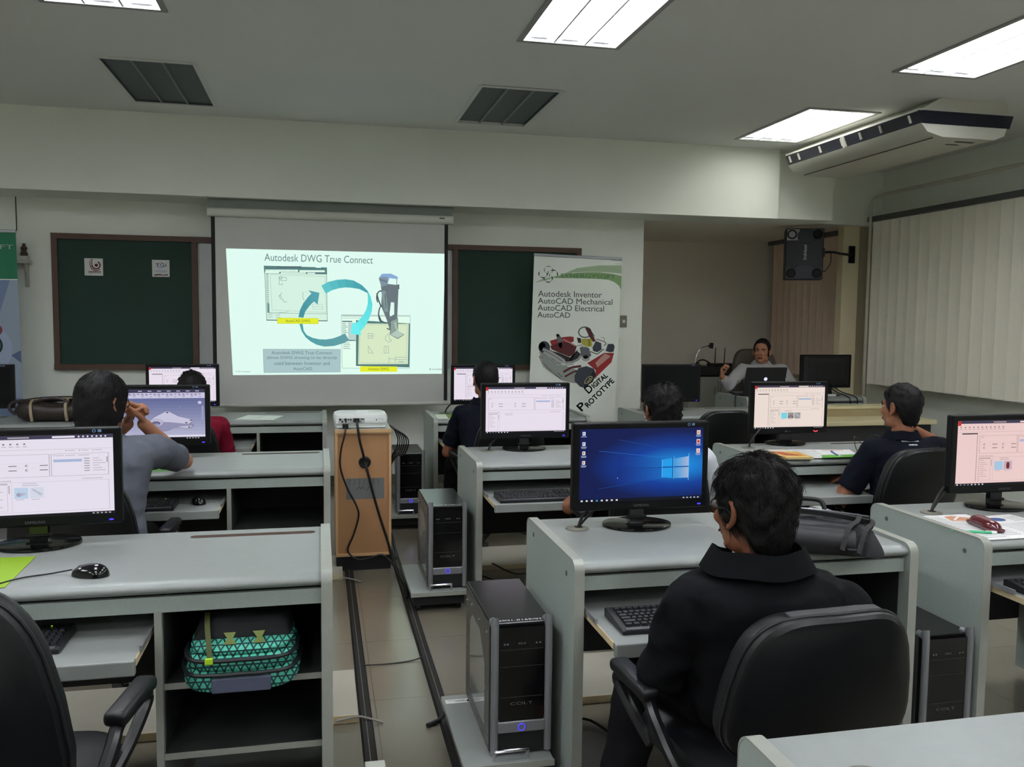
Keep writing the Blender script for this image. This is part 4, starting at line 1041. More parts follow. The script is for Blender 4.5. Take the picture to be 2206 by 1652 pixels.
F.L(3); F.poly([(580, 620), (700, 450), (720, 460), (600, 620)], ks); F.ring((820, 190), 92, 20, kg, ry=78); F.L(2); F.disc((800, 190), 72, ban_m, ry=64); F.L(4); F.poly([(820, 115), (890, 130), (980, 320), (940, 335), (880, 250)], kr2); F.line([(880, 130), (960, 250)], 12, kk2)
F.L(3); F.poly([(700, 270), (760, 280), (765, 350), (720, 350)], kk2); F.L(4); F.poly([(770, 290), (920, 285), (925, 400), (850, 410), (770, 370)], ky); F.L(5); F.line([(830, 300), (835, 380)], 8, ks); F.line([(880, 295), (882, 395)], 8, kk2); F.poly([(740, 420), (800, 400), (880, 430), (910, 540), (840, 600), (760, 540)], kg); F.L(6); F.disc((830, 590), 62, ks, ry=36); F.disc((830, 560), 40, kk2, ry=30); F.line([(690, 400), (760, 380), (810, 420)], 16, ks)
F.L(4); F.poly([(930, 420), (980, 320), (1060, 350), (1065, 450), (1000, 490), (940, 470)], kk); F.line([(990, 290), (1110, 330), (1135, 360), (1100, 390)], 10, kr2); F.line([(1060, 262), (1110, 275), (1105, 330)], 6, kg); F.line([(900, 480), (1000, 520), (1100, 440)], 12, kk2)
F.L(5); F.poly([(850, 655), (1100, 500), (1250, 500), (1210, 640), (960, 880), (975, 760)], kr); F.L(6); F.poly([(970, 650), (1110, 510), (1200, 550), (1000, 720)], kw); F.poly([(975, 770), (1245, 520), (1200, 650), (965, 880)], M('print_bright_red', (164, 36, 40), .6))
F.L(7); F.poly([(660, 850), (720, 730), (840, 700), (950, 740), (975, 830), (930, 940), (800, 1030), (740, 1010), (665, 930)], kk); F.L(8); F.poly([(800, 1030), (812, 950), (880, 850), (950, 760), (975, 830), (930, 940)], kk2)
F.L(9); F.ring((866, 910), 66, 13, M('print_cream', (190, 186, 140), .6), ry=54, n=24) if False else F.poly([(866+75*math.cos(a)*.72-40*math.sin(a)*.72, 910-75*math.cos(a)*.76-40*math.sin(a)*.55) for a in [2*PI*k/22 for k in range(22)]], M('print_cream', (190, 186, 140), .6)); F.L(10); F.poly([(866+62*math.cos(a)*.72-30*math.sin(a)*.72, 910-62*math.cos(a)*.76-30*math.sin(a)*.55) for a in [2*PI*k/22 for k in range(22)]], kk2); F.L(11); F.line([(840, 930), (860, 940), (890, 880), (900, 905)], 12, M('print_cream', (1, 1, 1)))
F.L(3)
tgm = M('print_deep_green', (22, 60, 48), .6)
for dx_, dy_ in ((0, 0), (5, 0), (0, 5), (5, 5)):
  F.text('D', 868+dx_, 1118+dy_, tgm, h=112, w=96, rot=.72, down=True) ; F.text('IGITAL', 950+dx_, 1035+dy_, tgm, h=72, w=275, rot=.72, down=True)
  F.text('P', 765+dx_, 1385+dy_, tgm, h=118, w=96, rot=.78, down=True); F.text('ROTOTYPE', 858+dx_, 1330+dy_, tgm, h=78, w=560, rot=.79, down=True)
F.text('TRIZ', 1110, 1596, gk, h=46, w=150, down=True)
F.build('printed_picture', None, t, loc=(0, -.0004, 0))
# left banner, cut by the frame
t = thing('roll_up_banner', 'green and blue roll-up banner cut by the left edge of the photo', 'banner', (-3.09, 7.42, 0)); t.rotation_euler = (0, R(-.6), 0)
stand_parts(t, .81, 2.13)
b = MB(); b.box(0, .81, 0, .0015, .06, 2.12); b.build('fabric', M('banner_haze_blue', (150, 164, 182), .6, var=(1.5, .08)), t)
F = Flat(); bg = M('print_emerald', (24, 120, 84), .6, var=(2, .06)); F.rect(0, 1.755, .81, 2.115, bg); F.L(1); F.rect(0, 1.748, .81, 1.755, ban_m); F.text('SYNERGYSOFT', .79, 1.985, M('print_silver', (1, 1, 1)), w=.64, h=.035, align='r')
pb = M('print_pipe_blue', (116, 134, 172), .6, var=(3, .08)); pd = M('print_pipe_dark', (84, 102, 142), .6); pt = M('print_teal', (36, 108, 100), .6); pr = M('print_wine', (120, 56, 66), .6)
F.poly([(.15, 1.748), (.755, 1.748), (.65, 1.42), (.25, 1.40)], pb); F.L(2); F.poly([(.30, 1.748), (.50, 1.748), (.48, 1.42), (.36, 1.42)], M('print_pipe_light', (160, 174, 202), .6)); F.L(1); F.disc((.57, 1.21), .18, M('print_pipe_light', (1, 1, 1)), ry=.2); F.L(2); F.ring((.57, 1.36), .10, .035, pr, ry=.05); F.L(3); F.disc((.57, 1.37), .09, pt, ry=.04); F.disc((.60, 1.24), .085, kk2, ry=.085); F.L(4); F.disc((.60, 1.24), .072, pt); F.L(1); F.poly([(.74, 1.16), (.81, 1.20), (.81, 1.10)], pd); F.poly([(.0, .9), (.81, .82), (.81, .5), (0, .5)], pb)
F.build('printed_picture', None, t, loc=(0, -.0004, 0))

# ================================================================ SMALL THINGS ON THE FRONT WALL
t = thing('wall_bracket', 'white wall shelf bracket carrying a small brown figurine, left of the green board', 'shelf', (-2.31, 7.7, 1.72))
br_m = M('bracket_paint', (200, 198, 186), .5, var=(20, .05))
b = MB(); b.rbox(-.30, .04, -.13, 0, .175, .20, .004); b.build('shelf_board', br_m, t)
b = MB(); b.prism([(0, 0), (-.02, .0), (-.10, .175), (0, .175)], 'x', .005, .012); b.build('bracket_arm', br_m, t)
b = MB(); b.rbox(-.02, .012, -.012, 0, -.01, .18, .004); wp = b.build('wall_plate', br_m, t)
for z in (.10, .13):
    q = MB(); q.cyl((-.008, -.0125, z), (-.008, -.014, z), .005, n=10); q.build('hole', MATS['dark_hole'], wp)
b = MB(); b.rbox(-.03, .035, -.12, -.04, .20, .235, .004); b.build('block', br_m, t)
b = MB(); b.lathe([(.001, 0), (.026, 0), (.03, .015), (.022, .03), (.018, .045), (.026, .055), (.024, .07), (.012, .08), (.014, .088), (.012, .098), (.001, .102)], (-2.308, 7.62, 1.9555), 14, 1, .8)
tag(b.build('figurine', M('figurine_brown', (74, 58, 46), .6, var=(60, .3)), smooth=True), 'small brown seated figurine on the white wall bracket', 'figurine')
b = MB(); b.cyl((-2.375, 7.68, 2.16), (-2.375, 7.68, 2.43), .004, n=8); tag(b.build('hanging_cord', rubber), 'dark thin cord hanging down to the top of the green banner', 'cord')
t = thing('light_switch', 'grey metal light switch plate with a white rocker, beside the white banner', 'switch', (2.795, 7.7, 1.483))
b = MB(); b.rbox(-.032, .032, -.010, 0, -.055, .055, .003); b.build('plate', M('switch_plate', (124, 118, 104), .4, metal=.5), t)
b = MB(); b.rbox(-.013, .013, -.015, -.010, -.016, .012, .002); b.build('rocker', white_pl, t)

# ================================================================ LOUDSPEAKER
t = thing('loudspeaker', 'black wall loudspeaker with round horn corners, hung from the column on an arm', 'speaker', (4.80, 7.93, 1.925), R(-26))
sp_m = M('speaker_case', (28, 31, 38), .5, var=(6, .1)); sp_g = M('speaker_panel', (92, 96, 108), .55); W, H = .37, .515
b = MB(); b.rbox(-W/2, W/2, 0, .24, 0, H, .012); b.build('case', sp_m, t)
for k, mt_ in ((0, M('speaker_panel_dark', (52, 56, 66), .55)), (1, sp_g)):
    b = MB(); zc = H if k else 0; sg = -1 if k else 1
    pts = [(-W/2+.01, zc+sg*.008), (W/2-.01, zc+sg*.008), (W/2-.01, zc+sg*.125)] + [(.085*math.cos(a), zc+sg*(.125+.04*math.sin(a)-.02)) for a in [PI*j/8 for j in range(9)]] + [(-W/2+.01, zc+sg*.125)]
    b.prism(pts, 'y', -.012, .002); p = b.build('horn_panel', mt_ if k == 0 else M('speaker_panel_top', (62, 66, 78), .55), t)
    for x in (-.125, .125):
        q = MB(); q.ring_loft([[(x+r*math.cos(2*PI*j/18), y, zc+sg*.062+r*math.sin(2*PI*j/18)) for j in range(18)] for r, y in ((.048, -.013), (.044, -.020), (.034, -.014), (.012, .0))]); q.build('horn', black_mt, p, smooth=True)
b = MB(); b.box(-W/2+.012, -.05, -.0135, -.0125, H-.122, H-.01); b.build('painted_highlight', M('speaker_painted_highlight', (168, 170, 180), .6), t)  # painted highlight where light catches the upper panel
b = MB(); b.ring_loft([[(r*math.cos(2*PI*j/22), y, H-.08+r*math.sin(2*PI*j/22)) for j in range(22)] for r, y in ((.075, -.0145), (.07, -.016), (.01, -.012))]); b.build('woofer', M('woofer_grey', (66, 70, 78), .7), t, smooth=True)
F = Flat(); o = F; F.text('Indvison', 0, 0, white_pl, w=.15, h=.034); o = F.build('brand_mark', None, t, loc=(.022, -.001, .20)); o.rotation_euler = (0, -PI/2, 0)
b = MB(); b.rbox(W/2, W/2+.02, .06, .16, H*.45, H*.62, .004); b.build('side_plate', black_pl, t)
rl = Matrix.Rotation(R(26), 3, 'Z'); A = lambda x, y, z: rl @ (Vector((x, y, z))-Vector((4.80, 7.93, 1.925)))
b = MB(); b.tube([(W/2+.015, .10, H*.54), A(5.14, 7.97, 2.212), A(5.3, 8.05, 2.205), A(5.46, 8.10, 2.20)], .013, n=10, sub=4); b.build('mount_arm', black_pl, t, smooth=True)
b = MB(); b.rbox(-.038, .038, -.006, .006, -.09, .09, .004); wm = b.build('wall_mount', black_pl, t); wm.location = A(5.462, 8.112, 2.205); wm.rotation_euler = (0, 0, R(26))
b = MB(); b.tube([A(5.12, 7.96, 2.2), A(5.10, 7.93, 2.10), A(5.03, 7.90, 2.02), (W/2, .05, H*.16)], .004, n=6); b.build('cable', cord_m, t)

# ================================================================ PROJECTOR CABINET
wood = M('cabinet_hardboard', (174, 129, 88), .55, var=(5, .10), bump=(40, .08)); wood2 = M('cabinet_frame_wood', (204, 166, 122), .5, var=(8, .10)); lam_top = M('cabinet_top', (168, 176, 168), .35, var=(8, .04))
CX0, CX1, CY, CH = .083, .408, 5.07, .842
t = thing('cabinet', 'narrow brown wooden cabinet in the aisle carrying the projector', 'cabinet', (CX0, CY, 0))
W = CX1-CX0
b = MB(); b.box(0, .014, 0, .46, .085, CH-.02); b.build('side_panel', wood2, t)
b = MB(); b.box(W-.014, W, 0, .46, .085, CH-.02); b.build('side_panel', wood2, t)
b = MB(); b.box(0, W, -.006, .46, CH-.02, CH); b.build('top', lam_top, t)
b = MB(); b.box(0, W, -.008, -.006, CH-.021, CH+.001); b.build('edge_band', wood2, t)
b = MB(); b.box(.014, W-.014, .010, .018, .10, CH-.03); b.build('back_panel', wood, t)
b = MB(); b.box(.014, W-.014, .0, .02, .085, .10); b.box(.014, W-.014, .0, .02, CH-.03, CH-.02); b.build('rail', wood2, t)
b = MB(); b.box(.004, W-.004, .004, .45, 0, .085); b.build('plinth', black_mt, t)
b = MB(); b.lathe([(.034, 0), (.036, .004), (.028, .006), (.024, .002), (.001, .001)], (0, 0, 0), 24); g = b.build('cable_grommet', black_pl, t, smooth=True, loc=(.170, .010, .645)); g.rotation_euler = (PI/2, 0, 0)
F = Flat(); F.rect(0, 0, .222, .125, M('faded_label', (108, 110, 108), .7, var=(20, .1))); F.L(1); mk = M('pencil_mark', (70, 72, 74), .7)
F.line([(.06, .055), (.075, .075), (.085, .06), (.095, .075), (.105, .06)], .004, mk); F.line([(.12, .05), (.135, .075), (.15, .085), (.15, .05)], .004, mk)
for k in range(7): F.line([(.02+.028*k, .085), (.022+.028*k, .12)], .003, mk)
F.build('faded_label', None, t, loc=(.062, .0098, .425))
# projector
t = thing('projector', 'white projector with a black socket panel on the brown cabinet', 'projector', (.233, 5.10, CH))
pw = M('projector_white', (216, 220, 216), .4, var=(10, .02)); W2 = .158
b = MB(); prof = rounded(-W2, W2, 0, .25, .045, 6)
rings = [[(x*s, .125+(y-.125)*s, z) for x, y in prof] for s, z in ((.955, .012), (.985, .03), (1, .05), (.995, .066), (.96, .079), (.86, .086), (.5, .088))]
b.ring_loft(rings); b.build('shell', pw, t, smooth=True)
b = MB(); b.rbox(-W2*.93, W2*.93, -.004, .02, .030, .052, .004); b.rbox(-W2*.9, W2*.9, .0, .24, .004, .014, .003); b.build('lower_shell', pw, t)
F = Flat(); F.rect(-.13, .034, .022, .062, M('socket_panel', (176, 178, 176), .5)); F.L(1)
for (u, v, r) in ((-.12, .056, .007), (-.108, .043, .006), (-.09, .055, .008), (-.088, .043, .006)): F.disc((u, v), r, black_pl, n=12)
F.rect(-.078, .051, -.068, .059, black_pl); F.rect(-.063, .048, -.056, .060, black_pl); F.rect(-.003, .054, .018, .060, black_pl); F.disc((-.002, .042), .003, black_pl, n=8); F.disc((.09, .052), .004, black_pl, n=10); F.text('EPSON', .102, .052, kg, w=.032, h=.006)
F.build('socket_panel', None, t, loc=(0, -.0062, 0))
b = MB(); b.rbox(-.045, -.010, -.03, -.0065, .040, .064, .003); b.build('video_plug', black_pl, t)
b = MB(); b.rbox(-.108, -.074, -.028, -.004, .006, .030, .003); b.build('power_plug', black_pl, t)
for x in (-.12, .12):
    b = MB(); b.cyl((x, .03, 0), (x, .03, .008), .012, n=12); b.build('foot', black_pl, t)
b = MB(); b.rbox(.05, .13, .12, .20, .0865, .0885, .001); b.rbox(-.09, -.02, .10, .2, .0855, .0885, .001); b.build('control_panel', M('projector_panel', (196, 206, 200), .4), t)
b = MB(); b.cyl((-.06, .25, .05), (-.06, .268, .05), .030, n=20); b.build('lens', black_gl, t, smooth=True)
cord('video_cable', [(.206, 5.068, .892), (.212, 5.045, .85), (.222, 5.04, .78), (.242, 5.045, .70), (.252, 5.066, .652), (.268, 5.05, .59), (.30, 5.05, .46), (.345, 5.05, .30), (.388, 5.045, .16), (.415, 5.03, .05), (.44, 4.95, .024), (.446, 4.7, .022)], .0075, 'thick black video cable hanging from the projector through the round hole of the cabinet', 'cable', n=8)
cord('power_cord', [(.142, 5.072, .855), (.138, 5.045, .82), (.115, 5.045, .72), (.112, 5.045, .62), (.150, 5.045, .50), (.20, 5.045, .40), (.215, 5.045, .33), (.185, 5.045, .22), (.152, 5.045, .14), (.17, 5.04, .10), (.215, 5.03, .075), (.28, 5.02, .085), (.35, 5.02, .10), (.40, 5.0, .06), (.43, 4.9, .024), (.45, 4.6, .024), (.44, 4.45, .022)], .0055, 'thinner black power cord snaking down the front of the brown cabinet', 'cord')
b = MB()
for k in range(6):
    o_ = .012*k
    b.tube([(.414, 5.30-.02*k, .835), (.44+o_, 5.27-.015*k, .815-.006*k), (.462+o_, 5.25-.01*k, .755-.004*k), (.455+o_*.8, 5.25, .70-.008*k), (.43+o_*.4, 5.26-.01*k, .655), (.418, 5.28-.012*k, .60), (.414, 5.29, .52)], .0042, n=6)
tag(b.build('cable_coil', cord_m, smooth=True), 'bundle of black cables hung at the right side of the projector cabinet', 'cable')
# ================================================================ INSTRUCTOR'S CORNER
cab_m = M('cabinet_white', (176, 176, 168), .5, var=(6, .04)); elec = M('electronics_black', (26, 27, 29), .45, var=(20, .12)); elec_g = M('electronics_grey', (52, 54, 56), .4, metal=.3)
t = thing('cabinet', 'white low cabinet behind the instructor, carrying the black amplifier', 'cabinet', (4.33, 9.6, 0))
b = MB(); b.box(0, .75, 0, .45, 0, .79); b.build('body', cab_m, t)
b = MB(); b.rbox(-.01, .76, -.012, .455, .79, .815, .004); b.build('top', cab_m, t)
for x in (.01, .38):
    q = MB(); q.rbox(x, x+.36, -.016, 0, .06, .77, .003); d = q.build('door', cab_m, t)
    q = MB(); q.rbox(x+(.32 if x < .1 else .02), x+(.335 if x < .1 else .035), -.026, -.016, .60, .70, .002); q.build('handle', silver, d)
t = thing('amplifier', 'wide black amplifier with small knobs on the white cabinet behind the instructor', 'amplifier', (4.47, 9.66, .8155))
b = MB(); b.rbox(0, .52, 0, .34, .012, .125, .004); b.build('case', elec, t)
b = MB(); b.rbox(.005, .515, -.008, .0, .016, .12, .003); b.build('face_plate', elec_g, t)
for i, x in enumerate((.05, .10, .30, .34, .38, .46)):
    q = MB(); q.cyl((x, -.024, .06), (x, -.006, .06), .018 if i == 5 else .010, n=14); q.build('knob', black_pl, t)
for x in (.04, .48):
    q = MB(); q.cyl((x, .04, 0), (x, .04, .013), .014, n=10); q.build('foot', black_pl, t)
t = thing('router', 'flat black router with two upright antennas on the amplifier', 'router', (4.84, 9.74, .941))
b = MB(); b.rbox(-.12, .14, -.03, .13, .002, .032, .008); b.build('case', elec, t)
for x in (-.055, .07):
    q = MB(); q.cyl((x, .11, .02), (x, .11, .06), .008, n=8); q.cyl((x, .11, .06), (x+.012, .12, .225), .0075, .005, n=8); q.build('antenna', black_pl, t)
for k in range(4):
    q = MB(); q.box(-.0+.02*k, .012+.02*k, -.0312, -.030, .014, .022); q.build('port', elec_g, t)
t = thing('headset', 'black headset lying on the amplifier beside the router', 'headset', (4.585, 9.76, .941))
b = MB(); b.tube([(-.075, 0, .02), (-.06, .01, .055), (0, .02, .075), (.06, .01, .055), (.075, 0, .02)], .009, n=8); b.build('head_band', black_pl, t, smooth=True)
for x in (-.075, .075):
    q = MB(); q.ell((x, 0, .026), (.022, .034, .026), nu=12, nv=8); q.build('ear_pad', vinyl, t, smooth=True)
t = thing('gooseneck_microphone', 'gooseneck microphone bending from the white cabinet, left of the router', 'microphone', (4.425, 9.64, .8155))
b = MB(); b.rbox(-.04, .04, -.035, .05, 0, .035, .006); b.build('base', elec, t)
b = MB(); b.tube([(0, 0, .035), (.0, 0, .16), (.02, 0, .27), (.07, 0, .345), (.14, 0, .372), (.17, 0, .374)], .0062, n=8); b.build('gooseneck', chrome, t, smooth=True)
b = MB(); b.cyl((.165, 0, .374), (.205, 0, .382), .011, .017, n=12); b.cyl((.205, 0, .345), (.208, 0, .412), .024, .024, n=14); b.build('microphone_head', black_pl, t)
lt = thing('laptop', 'open black laptop with a glowing round emblem, seen from the back on the instructor desk', 'laptop', (4.01, 7.24, DZ+TZ))
b = MB(); b.rbox(-.205, .205, .0, .27, .004, .026, .005); b.build('base', elec, lt)
b = MB(); b.rbox(-.205, .205, -.005, .005, .0, .262, .004, rot=(R(14), 0, 0)); l = b.build('lid', M('laptop_lid', (38, 40, 43), .4, metal=.2, var=(12, .1)), lt, loc=(0, -.028, .013))
q = MB(); q.cyl((0, -.0012, 0), (0, .0012, 0), .017, n=20); o = q.build('emblem', E((225, 228, 255), 1.0), l); o.rotation_euler = (R(14), 0, 0); o.location = (0, -.0107, .149)
F = Flat(); F.rect(-.19, -.105, .19, .118, E((226, 228, 236), 1.6)); o = F.build('display', None, l, loc=(0, .0058, .1325)); o.rotation_euler = (-R(14), 0, PI)
for z in range(2):
    q = MB(); q.cyl((-.15+.27*z, -.002, .018), (-.12+.27*z, -.002, .018), .008, n=10); q.build('hinge', black_pl, lt)
F = Flat(); F.rect(-.13, .006, -.09, .022, paper); F.build('paper_tag', None, lt, loc=(.10, -.0008, 0))
tm = make_monitor('black monitor seen from behind on the instructor desk, beside the column', lambda F: app_page(F, (236, 238, 242), [], True), brand='', base='wedge')
place(tm, 4.69, 7.27, DZ+TZ, R(180+3)); tm.scale = (1.06, 1, 1)
b = MB(); b.rbox(-.04, .04, -.02, .02, 0, .02, .008); tag(b.build('adapter', white_pl, None, loc=(4.67, 7.16, DZ+TZ), smooth=True), 'small white adapter behind the instructor monitor', 'adapter')
cord('monitor_cable', [(4.66, 7.25, .91), (4.69, 7.12, .85), (4.72, 6.99, .815), (4.725, 6.945, .77), (4.73, 6.94, .55)], .005, 'black cable hanging over the desk edge from the instructor monitor, left of two')
cord('monitor_cable', [(4.70, 7.25, .92), (4.74, 7.12, .85), (4.79, 6.99, .82), (4.80, 6.945, .77), (4.78, 6.935, .62), (4.75, 6.93, .5)], .005, 'black cable hanging over the desk edge from the instructor monitor, right of two')
lc_ = cord('laptop_cord', [(3.84, 7.30, .815), (3.79, 7.25, .812), (3.74, 7.2, .83), (3.69, 7.15, .83), (3.668, 7.12, .76), (3.66, 7.08, .6)], .006, 'black laptop cord hanging over the left side of the instructor desk', 'cord')
under(lc_, lt)
t = thing('adapter', 'small black adapter block beside the laptop on the instructor desk', 'adapter', (3.80, 7.33, DZ+TZ)); b = MB(); b.rbox(-.05, .05, -.025, .025, 0, .03, .006); b.build('case', black_pl, t)
# long beige two-tier bench in front of the instructor desk
bg1 = M('bench_beige', (206, 196, 156), .45, var=(5, .05)); bg2 = M('bench_tan', (166, 152, 116), .6, var=(9, .08))
t = thing('bench', 'long beige two-tier bench along the right, between the papers desk and the instructor desk', 'bench', (3.70, 6.27, 0))
b = MB(); b.rbox(0, 1.40, 0, .36, .64, .68, .008); b.build('lower_top', bg1, t)
b = MB(); b.box(0, 1.40, .34, .36, .68, .745); b.build('riser', bg2, t)
b = MB(); b.rbox(0, 1.40, .33, .52, .742, .768, .008); b.build('upper_top', bg1, t)
b = MB(); b.box(.02, 1.38, .05, .51, .0, .64); b.build('body', dark_board, t)

# ================================================================ BAGS
leather = M('brown_leather', (44, 36, 32), .38, var=(14, .25), bump=(90, .3)); strap_c = M('strap_cream', (150, 136, 112), .6, var=(20, .1)); blk_cloth = M('bag_black_cloth', (25, 26, 29), .75, var=(30, .2), bump=(500, .4)); dark_strap = M('strap_black', (14, 14, 16), .6)
t = thing('duffel_bag', 'dark brown leather duffel bag with cream straps on the far left desk', 'bag', (-1.80, 6.55, DZ))
rings = []
for k in range(15):
    f = k/14; x = -.27+.54*f; e = math.sqrt(max(.05, 1-abs(2*f-1)**5)); sag = .012*math.sin(9*f)
    rings.append([(x, .12*e*math.copysign(abs(math.cos(a))**.6, math.cos(a)), .001+(.0675+sag*.5)*(1+e*math.copysign(abs(math.sin(a))**.7, math.sin(a)))) for a in [2*PI*j/20 for j in range(20)]])
b = MB(); b.ring_loft(rings); b.build('body', leather, t, smooth=True)
b = MB(); b.tube([(-.25, .0, .125), (-.1, .01, .145), (.1, .0, .15), (.25, .0, .13)], .02, n=10); b.build('top_fold', leather, t, smooth=True)
b = MB(); b.tube([(-.2, -.03, .13), (-.08, -.035, .155), (.12, -.03, .158), (.24, -.02, .14)], .006, n=6); b.build('zip', strap_c, t)
for x in (-.13, .09):
    b = MB(); b.tube([(x, -.121, .01), (x-.005, -.126, .06), (x-.01, -.11, .12), (x-.01, -.05, .148)], .012, n=4, sub=4); b.build('strap', strap_c, t)
b = MB(); b.tube([(-.25, -.06, .05), (-.285, -.07, .09), (-.27, -.06, .13), (-.2, -.05, .145), (-.1, -.06, .135)], .011, n=8); b.build('handle', leather, t, smooth=True)
b = MB(); b.tube([(-.13, -.09, .13), (-.06, -.11, .160), (.03, -.10, .165), (.09, -.09, .135)], .010, n=8); b.build('handle', leather, t, smooth=True)

t = thing('messenger_bag', 'flat black cloth bag with straps lying on the foreground desk', 'bag', (1.605, 2.575, DZ), R(-30))
def slab_bag(name, x0, x1, y0, y1, h, mt, n=16, m=14, wav=.01, seed=0, z0=0.0):
    b = MB(); vs = []; fs = []
    for i in range(n+1):
        for j in range(m+1):
            u = -1+2*i/n; v = -1+2*j/m
            e = (1-abs(u)**4)*(1-abs(v)**4)
            z = h*(e**.45) + wav*e*noise.noise(Vector((u*2.3+seed, v*2.3, seed*1.7)))
            k = 1-.06*(abs(u*v)**3)
            vs.append((x0+(x1-x0)*(u*k+1)/2, y0+(y1-y0)*(v*k+1)/2, z0+max(.001, z)))
    N = (m+1)
    for i in range(n):
        for j in range(m): fs.append((i*N+j, (i+1)*N+j, (i+1)*N+j+1, i*N+j+1))
    top = len(vs); vs += [(p[0], p[1], z0+.0005) for p in vs[:top]]
    for i in range(n):
        for j in range(m): fs.append((top+i*N+j, top+i*N+j+1, top+(i+1)*N+j+1, top+(i+1)*N+j))
    for i in range(n):
        for j in (0, m): fs.append((i*N+j, (i+1)*N+j, top+(i+1)*N+j, top+i*N+j))
    for j in range(m):
        for i in (0, n): fs.append((i*N+j, i*N+j+1, top+i*N+j+1, top+i*N+j))
    b.add(vs, fs); return b
slab_bag('body', -.24, .24, -.13, .15, .075, blk_cloth, seed=1.3, wav=.02).build('body', blk_cloth, t, smooth=True)
slab_bag('flap', -.225, .20, -.02, .14, .022, blk_cloth, seed=4.1, wav=.012, z0=.062).build('flap', M('bag_flap', (34, 35, 39), .5, var=(20, .2), bump=(300, .3)), t, smooth=True)
b = MB(); b.tube([(-.25, -.115, .045), (-.1, -.13, .046), (.06, -.135, .046), (.14, -.132, .044)], .042, n=14); b.build('rolled_edge', M('bag_roll', (30, 31, 34), .55, var=(18, .2)), t, smooth=True)
for p in ([(.10, -.18, .03), (.12, -.14, .09), (.15, -.05, .092), (.17, .08, .088)], [(.15, -.17, .02), (.17, -.13, .082), (.20, -.03, .085), (.21, .1, .07)], [(-.2, .02, .09), (-.05, .03, .103), (.1, .01, .10), (.2, .04, .08)]):
    b = MB(); b.tube(p, .011, n=4, sub=5); b.build('strap', dark_strap, t)
b = MB(); b.tube([(-.18, .06, .098), (.02, .05, .106), (.20, .07, .09)], .005, n=6); b.build('zip', M('zip_grey', (110, 112, 118), .3, metal=.6), t)
b = MB(); b.tube([(-.06, .10, .098), (-.04, .115, .125), (.04, .115, .127), (.06, .10, .10)], .008, n=8); b.build('handle', dark_strap, t, smooth=True)
b = MB(); b.rbox(.115, .145, -.19, -.165, .02, .04, .004); b.build('buckle', black_pl, t)

# patterned backpack on the shelf
pm = bpy.data.materials.new('mint_triangle_cloth'); pm.use_nodes = True; MATS['mint_triangle_cloth'] = pm
nt = pm.node_tree; bs = nt.nodes['Principled BSDF']; bs.inputs['Roughness'].default_value = .75
tc = nt.nodes.new('ShaderNodeTexCoord')
def dotn(vec):
    d = nt.nodes.new('ShaderNodeVectorMath'); d.operation = 'DOT_PRODUCT'; d.inputs[1].default_value = vec; nt.links.new(tc.outputs['Object'], d.inputs[0])
    f = nt.nodes.new('ShaderNodeMath'); f.operation = 'FRACT'; nt.links.new(d.outputs['Value'], f.inputs[0])
    g = nt.nodes.new('ShaderNodeMath'); g.operation = 'LESS_THAN'; g.inputs[1].default_value = .22; nt.links.new(f.outputs[0], g.inputs[0]); return g
s_ = 52
g1 = dotn((0, .35*s_, .94*s_)); g2 = dotn((.866*s_, .2*s_, .47*s_)); g3 = dotn((.866*s_, -.2*s_, -.47*s_))
mx1 = nt.nodes.new('ShaderNodeMath'); mx1.operation = 'MAXIMUM'; nt.links.new(g1.outputs[0], mx1.inputs[0]); nt.links.new(g2.outputs[0], mx1.inputs[1])
mx2 = nt.nodes.new('ShaderNodeMath'); mx2.operation = 'MAXIMUM'; nt.links.new(mx1.outputs[0], mx2.inputs[0]); nt.links.new(g3.outputs[0], mx2.inputs[1])
mc = nt.nodes.new('ShaderNodeMix'); mc.data_type = 'RGBA'; mc.inputs['A'].default_value = (lin(88), lin(196), lin(168), 1); mc.inputs['B'].default_value = (lin(24), lin(62), lin(66), 1)
nt.links.new(mx2.outputs[0], mc.inputs['Factor']); nt.links.new(mc.outputs['Result'], bs.inputs['Base Color'])
t = thing('backpack', 'mint green triangle-patterned backpack lying on the shelf of the nearest left desk', 'backpack', (-.225, 2.60, .4435))
def lobe(W, y0, y1, z0, z1, n=24):
    rings = []
    zz = [(0, .86), (.12, .96), (.35, 1), (.65, 1), (.88, .95), (1, .84)]
    for f, s in zz:
        ring = []
        for k in range(n):
            a = 2*PI*k/n; ca, sa = math.cos(a), math.sin(a)
            ring.append((W*s*math.copysign(abs(ca)**.55, ca), (y0+y1)/2+(y1-y0)/2*s*math.copysign(abs(sa)**.6, sa), z0+(z1-z0)*f))
        rings.append(ring)
    b = MB(); b.ring_loft(rings); return b
lobe(.162, -.165, .16, .001, .062).build('lower_compartment', pm, t, smooth=True)
lobe(.155, -.155, .16, .058, .098).build('middle_compartment', pm, t, smooth=True)
lobe(.145, -.13, .16, .094, .125).build('upper_compartment', pm, t, smooth=True)
slab_bag('b', -.14, .14, -.06, .155, .06, blk_cloth, seed=2.2, wav=.01, z0=.122).build('dark_back_panel', blk_cloth, t, smooth=True)
zipm = M('zip_dark', (16, 22, 26), .5)
for w_, y, z in ((.162, -.168, .060), (.155, -.158, .096)):
    b = MB(); b.tube([(-w_, .0, z), (-w_*.98, -.08, z), (-w_*.8, y+.018, z), (-w_*.4, y, z), (0, y, z), (w_*.4, y, z), (w_*.8, y+.018, z), (w_*.98, -.08, z), (w_, .0, z)], .006, n=6); b.build('zip', zipm, t)
b = MB(); b.rbox(-.075, .085, -.171, -.160, .008, .052, .005); b.build('grey_patch', M('patch_grey', (86, 90, 112), .6), t)
